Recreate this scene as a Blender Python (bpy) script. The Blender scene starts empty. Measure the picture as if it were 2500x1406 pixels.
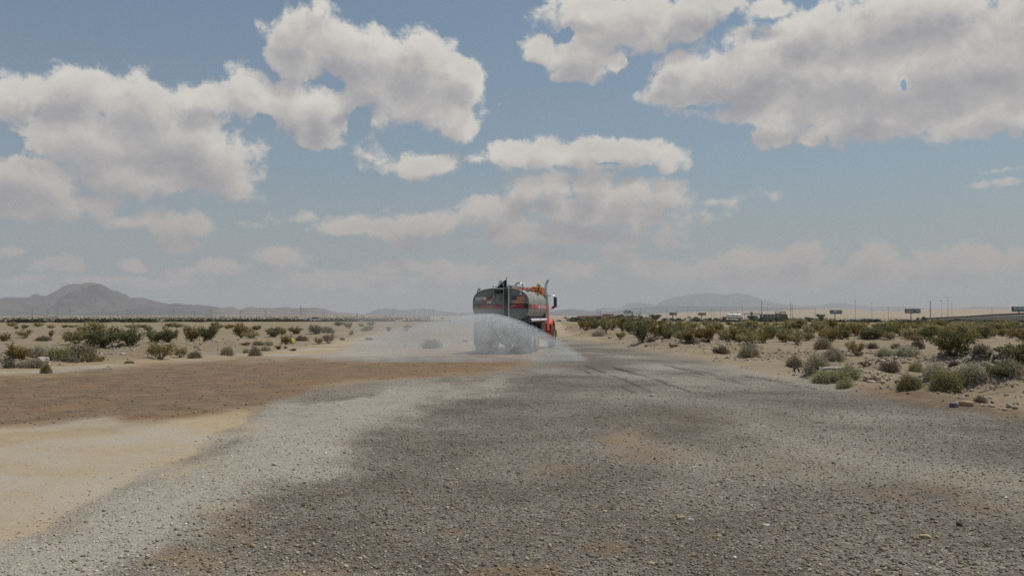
import bpy, math, random
import numpy as np
from mathutils import Vector, Matrix

SC = bpy.context.scene
COL = SC.collection
R = math.radians
random.seed(11)
RNG = np.random.default_rng(11)

# ------------------------------------------------------------------ camera
F = 2080.0          # focal length in photo pixels (2500 wide)
CX, CY = 1250.0, 703.0
HOR = 770.0
PITCH = math.atan((HOR - CY) / F)
CAM_H = 1.6
cam = bpy.data.cameras.new('camera')
cam.sensor_width = 36.0
cam.lens = 36.0 * F / 2500.0
cam.clip_start = 0.1
cam.clip_end = 60000.0
camo = bpy.data.objects.new('camera', cam)
COL.objects.link(camo)
camo.location = (0, 0, CAM_H)
camo.rotation_euler = (R(90) + PITCH, 0, 0)
SC.camera = camo
cp, sp = math.cos(PITCH), math.sin(PITCH)


def ray(px, py):
    a, b = (px - CX) / F, (CY - py) / F
    return np.array((a, cp - b * sp, sp + b * cp))


def at(px, py, Y):
    d = ray(px, py)
    t = Y / d[1]
    return Vector((d[0] * t, Y, CAM_H + d[2] * t))


def to_pix(x, y, z=0.0):
    dz = z - CAM_H
    c = y * cp + dz * sp
    u = -y * sp + dz * cp
    c = np.where(c > 0.3, c, 0.3)
    return CX + F * x / c, CY - F * u / c


# ------------------------------------------------------------------ noise
_perm = np.random.default_rng(5).permutation(256)
_grad = np.random.default_rng(6).random(256) * 2 - 1


def vnoise(x, y, seed=0):
    x = np.asarray(x, float); y = np.asarray(y, float)
    xi = np.floor(x).astype(np.int64); yi = np.floor(y).astype(np.int64)
    fx = x - xi; fy = y - yi
    fx = fx * fx * (3 - 2 * fx); fy = fy * fy * (3 - 2 * fy)

    def g(i, j):
        return _grad[_perm[(_perm[(i + seed * 17) & 255] + j) & 255]]
    a = g(xi, yi); b = g(xi + 1, yi); c = g(xi, yi + 1); d = g(xi + 1, yi + 1)
    return (a * (1 - fx) + b * fx) * (1 - fy) + (c * (1 - fx) + d * fx) * fy


def fbm(x, y, oct=4, seed=0):
    s = 0; a = 0.5
    for k in range(oct):
        s = s + a * vnoise(x, y, seed + k)
        x = x * 2.03 + 7.1; y = y * 2.03 + 3.7; a *= 0.5
    return s


def sst(a, b, x):
    t = np.clip((np.asarray(x, float) - a) / (b - a), 0, 1)
    return t * t * (3 - 2 * t)


def sdpoly(px, py, poly):
    """signed distance in photo pixels, positive inside"""
    d2 = np.full(px.shape, 1e18)
    ins = np.zeros(px.shape, bool)
    n = len(poly)
    for i in range(n):
        ax, ay = poly[i]; bx, by = poly[(i + 1) % n]
        ex, ey = bx - ax, by - ay
        wx, wy = px - ax, py - ay
        t = np.clip((wx * ex + wy * ey) / (ex * ex + ey * ey + 1e-9), 0, 1)
        d2 = np.minimum(d2, (wx - t * ex) ** 2 + (wy - t * ey) ** 2)
        c = ((ay > py) != (by > py)) & (px < (bx - ax) * (py - ay) / ((by - ay) if by != ay else 1e-9) + ax)
        ins ^= c
    d = np.sqrt(d2)
    return np.where(ins, d, -d)


ROAD_R = [(1366, 790), (1372, 800), (1385, 815), (1400, 825), (1496, 842), (1592, 858), (1712, 880), (1796, 902),
          (1928, 926), (2000, 934), (2080, 956), (2200, 980), (2300, 994), (2400, 1008), (2500, 1026), (3200, 1140), (6000, 1500)]
ROAD_L = [(1345, 795), (1335, 850), (1300, 888), (1200, 910), (1050, 924), (930, 932), (850, 940), (750, 958), (700, 975), (665, 993)]
EDGE_L = [(620, 1010), (560, 1045), (500, 1075), (420, 1120), (350, 1160), (280, 1200), (200, 1240), (120, 1290), (0, 1340),
          (-400, 1510), (-2000, 2190), (-6000, 3900)]
GRAVEL = ROAD_R + [(6000, 9000), (-6000, 9000)] + (ROAD_L + EDGE_L)[::-1]
BROWN_TOP = [(-6000, 1480), (-400, 955), (0, 918), (100, 911), (200, 903), (300, 897), (400, 889), (500, 881), (600, 878), (700, 876),
             (800, 876), (900, 879), (1000, 876), (1150, 870), (1335, 862)]
BROWN = BROWN_TOP + ROAD_L[2:] + [(600, 1001), (460, 1018), (330, 1028), (180, 1034), (100, 1043), (0, 1050), (-400, 1086), (-6000, 1700)]
DRYG = [(1230, 931), (1150, 938), (1050, 945), (960, 955), (925, 968), (860, 975), (760, 986), (665, 992)] + EDGE_L[:-1] + \
       [(-2000, 4000), (-300, 1650), (150, 1430), (300, 1352), (450, 1305), (560, 1255), (600, 1215), (700, 1180), (850, 1150), (880, 1110),
        (858, 1085), (850, 1060), (900, 1040), (1000, 1012), (1012, 985), (1060, 962), (1180, 950)]
DESERT = [(-6000, 1440), (-400, 945), (0, 908), (100, 900), (200, 893), (300, 888), (400, 880), (500, 873), (600, 868), (700, 858), (800, 842),
          (900, 818), (1000, 803), (1200, 790), (1340, 786)] + [(x, y - 3) for x, y in ROAD_R] + [(6000, 771), (-6000, 771)]
PATCH = [(1535, 1070, 60, 20, 1.0), (1560, 1100, 75, 25, .6), (1640, 1110, 80, 18, .4), (1490, 1335, 55, 15, .9), (1100, 1297, 45, 12, .8), (470, 1375, 120, 38, 1.0),
         (1220, 1308, 60, 12, .3), (1230, 1400, 120, 22, .8), (2260, 1180, 190, 38, .45), (2420, 1235, 120, 30, .5), (560, 1290, 90, 60, .45),
         (1960, 1130, 180, 40, .3), (1750, 1020, 260, 25, .2), (300, 1130, 260, 55, .55), (520, 1035, 130, 24, .7), (90, 1240, 160, 60, .4), (700, 1400, 120, 20, .7), (1350, 1150, 70, 16, .4)]
TRACKS = [[(1410, 898), (1450, 915), (1500, 937), (1560, 962)], [(1428, 893), (1470, 908), (1530, 930), (1590, 955)],
          [(1495, 896), (1545, 908), (1600, 926), (1660, 944), (1700, 962)], [(1500, 900), (1560, 915), (1640, 940), (1690, 958)],
          [(1620, 890), (1700, 904), (1780, 925), (1820, 940)], [(1640, 894), (1720, 916), (1810, 938)],
          [(1775, 910), (1860, 923), (1940, 936), (1990, 950)], [(1800, 915), (1880, 930), (1970, 948)]]


def seg_dist(px, py, line):
    d2 = np.full(px.shape, 1e18)
    for (ax, ay), (bx, by) in zip(line[:-1], line[1:]):
        ex, ey = bx - ax, by - ay
        t = np.clip(((px - ax) * ex + (py - ay) * ey) / (ex * ex + ey * ey), 0, 1)
        d2 = np.minimum(d2, (px - ax - t * ex) ** 2 + ((py - ay - t * ey) * 1.6) ** 2)
    return np.sqrt(d2)


MOUNDS = [(1410, 806, 2.6, .55), (1460, 822, 2.2, .42), (1600, 842, 1.6, .42), (1560, 846, 1.2, .3), (1690, 848, 1.6, .36), (1640, 852, 1.1, .25),
          (1790, 858, 1.8, .3), (2440, 958, 1.25, .42), (2380, 962, .9, .3), (2520, 955, 1.3, .4), (2330, 893, 1.6, .28), (2190, 905, 1.3, .3),
          (2080, 880, 1.7, .22), (2050, 925, .9, .2), (1900, 880, 1.6, .18), (530, 850, 2.6, .3), (120, 878, 1.6, .35), (330, 858, 2., .25),
          (250, 850, 2.5, .2), (40, 890, 1.2, .25)]
MOUNDS = [tuple(at(px, py, CAM_H / max(1e-6, -ray(px, py)[2]) * ray(px, py)[1])[:2]) + (w, h) for px, py, w, h in MOUNDS]


def desert_of(x, y):
    px, py = to_pix(x, y)
    n = fbm(x * 1.3, y * .6, 3, 3) * 22
    d = sst(-6, 10, sdpoly(px, py + n * .35, DESERT))
    return np.where(y > 2, d, 0)


def H(x, y, des=None):
    x = np.asarray(x, float); y = np.asarray(y, float)
    r = np.hypot(x, y)
    az = np.degrees(np.arctan2(x, np.maximum(y, .01)))
    if des is None:
        des = desert_of(x, y)
    z = -5.5 * sst(160, 900, r) + 5.5 * sst(1800, 6000, r)
    z = z + np.where(y > 0, (8 + 24 * sst(4, 20, az)) * sst(4, 12, az) * sst(1800, 5000, r) * (1 + .3 * fbm(az * .25, r * .0004, 3, 9)), 0)
    near = des * (1 - sst(70, 220, r))
    z = z + near * (.16 * fbm(x * .35, y * .35, 4, 1) + .05 * fbm(x * 2.1, y * 2.1, 3, 2) + .06)
    for mx, my, w, h in MOUNDS:
        q = ((x - mx) / w) ** 2 + ((y - my) / (w * 1.25)) ** 2
        z = z + np.where(q < 9, h * np.exp(-q * 1.3) * (1 + .5 * fbm(x * 2.5, y * 2.5, 3, 4)), 0) * des
    z = z + (1 - des) * (1 - sst(20, 60, r)) * .02 * fbm(x * .6, y * .6, 3, 8)
    return z


def ground_at(px, py):
    d = ray(px, py)
    t = np.geomspace(3, 9000, 400)
    for _ in range(3):
        hit = CAM_H + d[2] * t < H(d[0] * t, d[1] * t)
        i = int(np.argmax(hit)) if hit.any() else len(t) - 1
        a, b = t[max(i - 1, 0)], t[i]
        t = np.linspace(a, b, 24)
    return Vector((d[0] * b, d[1] * b, float(H(d[0] * b, d[1] * b))))


def on_ground(px, Y):
    x = (px - CX) / F * Y / cp
    return Vector((x, Y, float(H(x, Y))))


# ------------------------------------------------------------------ node helpers
class NT:
    def __init__(s, tree):
        s.t = tree; s.n = tree.nodes; s.l = tree.links

    def new(s, typ, **kw):
        n = s.n.new(typ)
        for k, v in kw.items(): setattr(n, k, v)
        return n

    def put(s, sock, v):
        if isinstance(v, bpy.types.NodeSocket): s.l.new(v, sock)
        else:
            if hasattr(sock.default_value, '__len__') and not hasattr(v, '__len__'): v = (v,) * len(sock.default_value)
            if hasattr(sock.default_value, '__len__') and len(sock.default_value) == 4 and len(v) == 3: v = (*v, 1)
            sock.default_value = v

    def math(s, op, a, b=None, c=None, clamp=False):
        n = s.new('ShaderNodeMath', operation=op, use_clamp=clamp)
        for i, v in enumerate((a, b, c)):
            if v is not None: s.put(n.inputs[i], v)
        return n.outputs[0]

    def vmath(s, op, a, b=None, out=0):
        n = s.new('ShaderNodeVectorMath', operation=op)
        s.put(n.inputs[0], a)
        if b is not None:
            if op == 'SCALE': s.put(n.inputs['Scale'], b)
            else: s.put(n.inputs[1], b)
        return n.outputs[out]

    def mix(s, f, a, b, typ='MIX'):
        n = s.new('ShaderNodeMix', data_type='RGBA', blend_type=typ)
        s.put(n.inputs[0], f); s.put(n.inputs[6], a); s.put(n.inputs[7], b)
        return n.outputs[2]

    def step(s, x, a, b, lo=0., hi=1.):
        n = s.new('ShaderNodeMapRange', interpolation_type='SMOOTHSTEP')
        s.put(n.inputs[0], x); s.put(n.inputs[1], a); s.put(n.inputs[2], b); s.put(n.inputs[3], lo); s.put(n.inputs[4], hi)
        return n.outputs[0]

    def noise(s, v, scale, detail=4, rough=.55, dist=0., col=False):
        n = s.new('ShaderNodeTexNoise')
        if v is not None: s.put(n.inputs['Vector'], v)
        n.inputs['Scale'].default_value = scale; n.inputs['Detail'].default_value = detail
        n.inputs['Roughness'].default_value = rough; n.inputs['Distortion'].default_value = dist
        return n.outputs[1 if col else 0]

    def ramp(s, x, pts, mode='LINEAR'):
        n = s.new('ShaderNodeValToRGB'); r = n.color_ramp; r.interpolation = mode
        while len(r.elements) < len(pts): r.elements.new(.5)
        for e, (p, c) in zip(r.elements, pts): e.position = p; e.color = (*c, 1) if len(c) == 3 else c
        s.put(n.inputs[0], x)
        return n.outputs[0]


def material(name):
    m = bpy.data.materials.new(name); m.use_nodes = True
    for n in list(m.node_tree.nodes): m.node_tree.nodes.remove(n)
    t = NT(m.node_tree)
    o = t.new('ShaderNodeOutputMaterial')
    return m, t, o


def simple(name, col, rough=.6, metal=0., var=.15, scale=4., bump=0., coat=0., dirt=0., dirtcol=(.25, .2, .15)):
    """painted / plain surface with grime breakup"""
    m, t, o = material(name)
    b = t.new('ShaderNodeBsdfPrincipled')
    tc = t.new('ShaderNodeTexCoord').outputs['Object']
    n = t.noise(tc, scale, 5, .6)
    k = t.step(n, .3, .7, 1 - var, 1 + var)
    c = t.vmath('SCALE', col, k)
    if dirt > 0:
        d = t.step(t.noise(tc, scale * 2.3, 6, .7), .42, .75, 0, dirt)
        c = t.mix(d, c, dirtcol)
    t.put(b.inputs['Base Color'], c)
    t.put(b.inputs['Roughness'], t.step(n, .2, .8, rough * .85, min(1, rough * 1.15)))
    b.inputs['Metallic'].default_value = metal
    b.inputs['Coat Weight'].default_value = coat
    if bump:
        bn = t.new('ShaderNodeBump'); bn.inputs['Strength'].default_value = bump; bn.inputs['Distance'].default_value = .01
        t.put(bn.inputs['Height'], n); t.l.new(bn.outputs[0], b.inputs['Normal'])
    t.l.new(b.outputs[0], o.inputs[0])
    return m


# ------------------------------------------------------------------ mesh builder
class MB:
    def __init__(s):
        s.v = []; s.f = []; s.m = []; s.s = []

    def add(s, vs, fs, mat=0, smooth=False, M=None):
        o = len(s.v)
        s.v += [tuple(M @ Vector(p)) if M else tuple(p) for p in vs]
        for f in fs:
            s.f.append([i + o for i in f]); s.m.append(mat); s.s.append(smooth)
        return s

    def box(s, c, d, mat=0, M=None, taper=1.0):
        x, y, z = c; a, b, h = (q / 2 for q in d)
        t = taper
        vs = [(x - a, y - b, z - h), (x + a, y - b, z - h), (x + a, y + b, z - h), (x - a, y + b, z - h),
              (x - a * t, y - b * t, z + h), (x + a * t, y - b * t, z + h), (x + a * t, y + b * t, z + h), (x - a * t, y + b * t, z + h)]
        return s.add(vs, [(0, 3, 2, 1), (4, 5, 6, 7), (0, 1, 5, 4), (1, 2, 6, 5), (2, 3, 7, 6), (3, 0, 4, 7)], mat, False, M)

    def tube(s, pts, rad, n=10, mat=0, caps=True, M=None, smooth=True):
        pts = [Vector(p) for p in pts]
        rad = rad if hasattr(rad, '__len__') else [rad] * len(pts)
        up = Vector((0, 0, 1)); vs = []; prev = None
        for i, p in enumerate(pts):
            d = (pts[min(i + 1, len(pts) - 1)] - pts[max(i - 1, 0)]).normalized()
            if prev is None:
                a = d.cross(up if abs(d.z) < .9 else Vector((1, 0, 0))).normalized()
            else:
                a = (prev - d * prev.dot(d)).normalized()
            prev = a; b = d.cross(a)
            for k in range(n):
                th = 2 * math.pi * k / n
                vs.append(p + (a * math.cos(th) + b * math.sin(th)) * rad[i])
        fs = []
        for i in range(len(pts) - 1):
            for k in range(n):
                fs.append((i * n + k, i * n + (k + 1) % n, (i + 1) * n + (k + 1) % n, (i + 1) * n + k))
        s.add(vs, fs, mat, smooth, M)
        if caps:
            s.add(vs[:n], [tuple(range(n))[::-1]], mat, False, M)
            s.add(vs[-n:], [tuple(range(n))], mat, False, M)
        return s

    def loft(s, rings, mat=0, smooth=True, cap=True, M=None, closed=True):
        n = len(rings[0]); vs = [p for r in rings for p in r]; fs = []
        for i in range(len(rings) - 1):
            for k in range(n if closed else n - 1):
                fs.append((i * n + k, i * n + (k + 1) % n, (i + 1) * n + (k + 1) % n, (i + 1) * n + k))
        s.add(vs, fs, mat, smooth, M)
        if cap:
            s.add(rings[0], [tuple(range(n))[::-1]], mat, False, M)
            s.add(rings[-1], [tuple(range(n))], mat, False, M)
        return s

    def lathe(s, prof, axis='X', n=28, mat=0, M=None, smooth=True):
        """prof: (radius, offset along axis)"""
        rings = []
        for r, o in prof:
            ring = []
            for k in range(n):
                th = 2 * math.pi * k / n; a, b = r * math.cos(th), r * math.sin(th)
                ring.append({'X': (o, a, b), 'Y': (a, o, b), 'Z': (a, b, o)}[axis])
            rings.append(ring)
        return s.loft(rings, mat, smooth, True, M)

    def poly(s, pts, mat=0, M=None):
        return s.add(pts, [tuple(range(len(pts)))], mat, False, M)

    def prism(s, outline, y0, y1, mat=0, M=None):
        """outline in (x,z), extruded along y"""
        n = len(outline)
        vs = [(x, y0, z) for x, z in outline] + [(x, y1, z) for x, z in outline]
        fs = [tuple(range(n)), tuple(range(n, 2 * n))[::-1]] + [(i, i + n, (i + 1) % n + n, (i + 1) % n) for i in range(n)]
        return s.add(vs, fs, mat, False, M)

    def mesh(s, name, mats):
        me = bpy.data.meshes.new(name)
        me.from_pydata(s.v, [], s.f)
        for m in mats: me.materials.append(m)
        me.polygons.foreach_set('material_index', s.m)
        me.polygons.foreach_set('use_smooth', s.s)
        me.update()
        return me

    def build(s, name, mats, parent=None, loc=(0, 0, 0), rz=0.):
        if not isinstance(mats, (list, tuple)): mats = [mats]
        o = bpy.data.objects.new(name, s.mesh(name, mats))
        COL.objects.link(o); o.parent = parent; o.location = loc; o.rotation_euler = (0, 0, rz)
        return o


def tag(o, label=None, cat=None, group=None, kind=None):
    for k, v in (('label', label), ('category', cat), ('group', group), ('kind', kind)):
        if v: o[k] = v
    return o


def thing(name, label, cat, loc=(0, 0, 0), rz=0., group=None):
    o = bpy.data.objects.new(name, None); COL.objects.link(o)
    o.empty_display_size = .2
    o.location = loc; o.rotation_euler = (0, 0, rz)
    return tag(o, label, cat, group)


def copy_tree(o, parent=None):
    c = o.copy(); COL.objects.link(c); c.parent = parent
    for ch in list(o.children): copy_tree(ch, c)
    return c


def np_mesh(name, v, faces, mats, cols=None, smooth=False, parent=None, link=True, midx=None):
    """v (n,3), faces (m,k) all of one size"""
    me = bpy.data.meshes.new(name)
    v = np.asarray(v, np.float32); faces = np.asarray(faces, np.int32)
    k = faces.shape[1]
    me.vertices.add(len(v)); me.vertices.foreach_set('co', v.ravel())
    me.loops.add(faces.size); me.loops.foreach_set('vertex_index', faces.ravel())
    me.polygons.add(len(faces)); me.polygons.foreach_set('loop_start', np.arange(0, faces.size, k, dtype=np.int32))
    me.polygons.foreach_set('use_smooth', np.full(len(faces), smooth))
    for m in mats: me.materials.append(m)
    if midx is not None: me.polygons.foreach_set('material_index', np.asarray(midx, np.int32))
    for nm, arr in (cols or {}).items():
        arr = np.asarray(arr, np.float32)
        if arr.ndim == 1:
            a = me.attributes.new(nm, 'FLOAT', 'POINT'); a.data.foreach_set('value', arr)
        else:
            a = me.attributes.new(nm, 'FLOAT_COLOR', 'POINT')
            if arr.shape[1] == 3: arr = np.hstack((arr, np.ones((len(arr), 1), np.float32)))
            a.data.foreach_set('color', arr.ravel())
    me.update(calc_edges=True)
    me.validate()
    if not link: return me
    o = bpy.data.objects.new(name, me); COL.objects.link(o); o.parent = parent
    return o


def text_mesh(txt, size, shear=0., bold=0.):
    cu = bpy.data.curves.new('txt', 'FONT'); cu.body = txt; cu.size = size; cu.shear = shear; cu.offset = bold
    cu.fill_mode = 'FRONT'
    ob = bpy.data.objects.new('txt', cu); COL.objects.link(ob)
    bpy.context.view_layer.update()
    me = bpy.data.meshes.new_from_object(ob.evaluated_get(bpy.context.evaluated_depsgraph_get()))
    vs = [tuple(v.co) for v in me.vertices]; fs = [tuple(p.vertices) for p in me.polygons]
    bpy.data.objects.remove(ob); bpy.data.curves.remove(cu); bpy.data.meshes.remove(me)
    return vs, fs
# ------------------------------------------------------------------ sky, sun, haze
SUN = Vector((.40, .25, 1.0)).normalized()
SUN_EL = math.asin(SUN.z); SUN_AZ = math.atan2(SUN.x, SUN.y)
sun = bpy.data.lights.new('sun', 'SUN'); sun.energy = 3.0; sun.angle = R(.6); sun.color = (1, .95, .87)
suno = bpy.data.objects.new('sun', sun); COL.objects.link(suno)
suno.rotation_euler = (-SUN).to_track_quat('-Z', 'Y').to_euler()

CLOUDS = [
    # big bank on the west
    (60, 240, 105, 62, 0), (190, 238, 125, 62, 0), (330, 265, 160, 85, -4), (430, 330, 165, 95, -8), (250, 345, 190, 75, 0), (520, 405, 115, 72, -15),
    (330, 432, 220, 55, 0), (80, 440, 150, 62, 0), (60, 505, 140, 48, 0), (560, 440, 60, 45, 0), (190, 500, 130, 30, 0),
    # middle one
    (600, 238, 85, 62, 10), (700, 262, 110, 62, -10), (795, 280, 65, 62, 0), (770, 330, 70, 36, 0), (480, 235, 80, 50, 0), (860, 250, 40, 25, 0),
    # top centre
    (738, 78, 82, 62, 15), (720, 145, 62, 50, 0), (860, 120, 140, 66, -15), (1010, 165, 165, 82, -14), (1125, 200, 80, 72, -20), (1020, 262, 135, 52, 0),
    (1115, 300, 52, 42, -30), (930, 215, 110, 55, 0),
    # small
    (1050, 405, 85, 32, -5), 
    # top middle right
    (1330, 112, 48, 34, 0), (1430, 128, 85, 60, 10), (1405, 180, 58, 34, 0), (1520, 50, 190, 72, 0), (1650, 55, 160, 50, 18), (1440, 15, 110, 34, 0), (1750, 10, 85, 34, 0),
    (1500, 165, 26, 20, 0),
    # great right bank
    (1700, 195, 85, 70, 15), (1850, 170, 175, 90, 8), (2050, 205, 270, 115, 0), (2300, 180, 250, 130, 0), (2470, 130, 190, 150, 0), (2200, 60, 300, 90, 0),
    (1980, 75, 110, 62, 10), (1900, 20, 70, 26, 0), (1890, 285, 160, 32, -4), (2150, 285, 250, 55, 0), (2420, 275, 200, 60, 0), 
    (1900, 330, 50, 30, 0), (1985, 335, 40, 26, 0), (1650, 45, 40, 20, 0),
    # band above the truck
    (1290, 385, 95, 42, 0), (1440, 378, 120, 36, 0), (1570, 376, 110, 34, -6), 
    (1270, 485, 60, 46, 0), (1350, 470, 60, 45, 0), (1450, 470, 70, 48, 0), (1540, 475, 70, 42, 0), (1640, 480, 70, 46, 0), (1460, 530, 260, 46, 0),
    (1200, 520, 90, 36, 0), (1060, 548, 150, 34, 6), (900, 568, 160, 26, 0), (980, 592, 60, 22, 0),
    (1300, 570, 200, 35, 0),
    # pale ones low in the west
    (400, 545, 120, 34, 0), (480, 548, 62, 36, 0), (320, 540, 110, 20, 0), (430, 588, 75, 22, 0), (690, 632, 68, 34, 0), (540, 656, 62, 22, 0),
    (410, 668, 62, 22, 0), (150, 655, 60, 22, 0), (310, 655, 40, 18, 0), (40, 620, 50, 18, 0), (1040, 645, 110, 24, 0), (930, 655, 60, 18, 0),
    # low bank on the east
    (1520, 625, 62, 30, 0), (1670, 655, 130, 42, 0), (1810, 625, 85, 44, 0), (1950, 630, 100, 44, 0), (2130, 640, 85, 38, 0), (2330, 640, 170, 44, 0),
    (2490, 640, 100, 46, 0), (1980, 680, 520, 46, 0), (1290, 625, 80, 26, 0), (1250, 668, 280, 34, 0), (850, 690, 300, 24, 0), (300, 700, 300, 20, 0), (1400, 580, 240, 34, 0), 
    # overhead and behind the viewer
    (1250, -260, 600, 60, 0), (300, -200, 260, 70, 0), (2300, -330, 500, 80, 0), (-500, 250, 300, 110, 0), (3200, 200, 420, 160, 0), (3900, 500, 500, 80, 0), (-1200, 480, 500, 60, 0),
]
THIN = [(915, 382, 80.5, 27, -12), (1110, 428, 46, 21, 0), (1165, 400, 34.5, 10.5, 0), (1650, 388, 55.2, 18, 0), (1735, 490, 103.5, 13.5, 3), (740, 543, 149.5, 16.5, 0), (2440, 455, 92, 13.5, 4), (2440, 425, 69, 9, 2), (1630, 226, 71.3, 19.5, 0)]
HOLES = [(2221, 208, 15, 26, 0), (25, 352, 70, 34, 0), (812, 208, 30, 15, 0), (1580, 422, 60, 14, 0), (1725, 262, 30, 7, 0), (640, 318, 32, 30, 20), (880, 300, 30, 34, 0),
         (1385, 90, 22, 20, 0), (1480, 400, 40, 6, 0)]


def azel(px, py):
    d = ray(px, py); d = d / np.linalg.norm(d)
    return math.atan2(d[0], d[1]), math.asin(d[2])


def ellipse_union(t, vec, lst, k):
    acc = None
    for i, (px, py, rx, ry, rot) in enumerate(lst):
        if i and i % 12 == 0:      # evaluated in batches: the shader stack is small
            vec = t.vmath('ADD', vec, t.vmath('SCALE', (1, 1, 0), t.math('MULTIPLY', acc, 1e-7)))
        a, e = azel(px, py)
        c = max(.3, math.cos(a))
        m = t.new('ShaderNodeMapping', vector_type='TEXTURE')
        m.inputs['Location'].default_value = (a, e, 0)
        m.inputs['Rotation'].default_value = (0, 0, R(rot))
        m.inputs['Scale'].default_value = (rx / F * c * c, ry / F * c, 1)
        t.put(m.inputs['Vector'], vec)
        ln = t.vmath('LENGTH', m.outputs[0], out=1)
        acc = ln if acc is None else t.math('SMOOTH_MIN', acc, ln, k)
    return t.math('SUBTRACT', 1.0, acc)


def cloud_group():
    g = bpy.data.node_groups.new('cloud_field', 'ShaderNodeTree')
    g.interface.new_socket('Direction', in_out='INPUT', socket_type='NodeSocketVector')
    g.interface.new_socket('Density', in_out='OUTPUT', socket_type='NodeSocketFloat')
    g.interface.new_socket('Mask', in_out='OUTPUT', socket_type='NodeSocketFloat')
    t = NT(g)
    gi = t.new('NodeGroupInput'); go = t.new('NodeGroupOutput')
    d = gi.outputs[0]
    w = t.vmath('SUBTRACT', t.noise(d, 11, 4, .55, col=True), (.5, .5, .5))
    s = t.new('ShaderNodeSeparateXYZ'); t.put(s.inputs[0], d)
    az = t.math('ARCTAN2', s.outputs[0], s.outputs[1]); el = t.math('ARCSINE', s.outputs[2])
    c = t.new('ShaderNodeCombineXYZ'); t.put(c.inputs[0], az); t.put(c.inputs[1], el)
    w2 = t.vmath('SUBTRACT', t.noise(d, 48, 4, .65, col=True), (.5, .5, .5))
    ws = t.vmath('ADD', t.vmath('MULTIPLY', w, (.06, .04, 0)), t.vmath('MULTIPLY', w2, (.017, .013, 0)))
    p = t.vmath('ADD', c.outputs[0], ws)
    M = ellipse_union(t, p, CLOUDS, .22)
    chain = lambda v: t.vmath('ADD', p, t.vmath('SCALE', (1, 1, 0), t.math('MULTIPLY', v, 1e-7)))
    th = t.math('MULTIPLY_ADD', ellipse_union(t, chain(M), THIN, .2), .42, -.16)
    M = t.math('MAXIMUM', M, th)
    hole = t.math('MAXIMUM', ellipse_union(t, t.vmath('ADD', p, t.vmath('SCALE', (1, 1, 0), t.math('MULTIPLY', M, 1e-7))), HOLES, .1), 0.)
    d2 = t.vmath('ADD', d, t.vmath('SCALE', w, .035))
    p2 = t.vmath('ADD', c.outputs[0], t.vmath('SCALE', w, .03))
    n1n = t.new('ShaderNodeTexNoise', noise_dimensions='2D'); t.put(n1n.inputs['Vector'], p2)
    n1n.inputs['Scale'].default_value = 26; n1n.inputs['Detail'].default_value = 8; n1n.inputs['Roughness'].default_value = .62
    n1 = n1n.outputs[0]
    vo = t.new('ShaderNodeTexVoronoi', voronoi_dimensions='2D', feature='SMOOTH_F1'); t.put(vo.inputs['Vector'], t.vmath('MULTIPLY', p2, (1, 1.25, 1)))
    vo.inputs['Scale'].default_value = 22; vo.inputs['Detail'].default_value = 3.; vo.inputs['Roughness'].default_value = .6
    vo.inputs['Lacunarity'].default_value = 2.3; vo.inputs['Smoothness'].default_value = .25; vo.normalize = True
    bil = t.math('SUBTRACT', .42, vo.outputs['Distance'])
    D = t.math('ADD', t.math('ADD', M, .12), t.math('MULTIPLY', t.math('SUBTRACT', n1, .5), 1.5))
    D = t.math('ADD', D, t.math('MULTIPLY', bil, .75))
    t.put(go.inputs[1], D)
    D = t.math('SUBTRACT', D, t.math('MULTIPLY', hole, 1.3))
    t.put(go.inputs[0], D)
    return g


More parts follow.
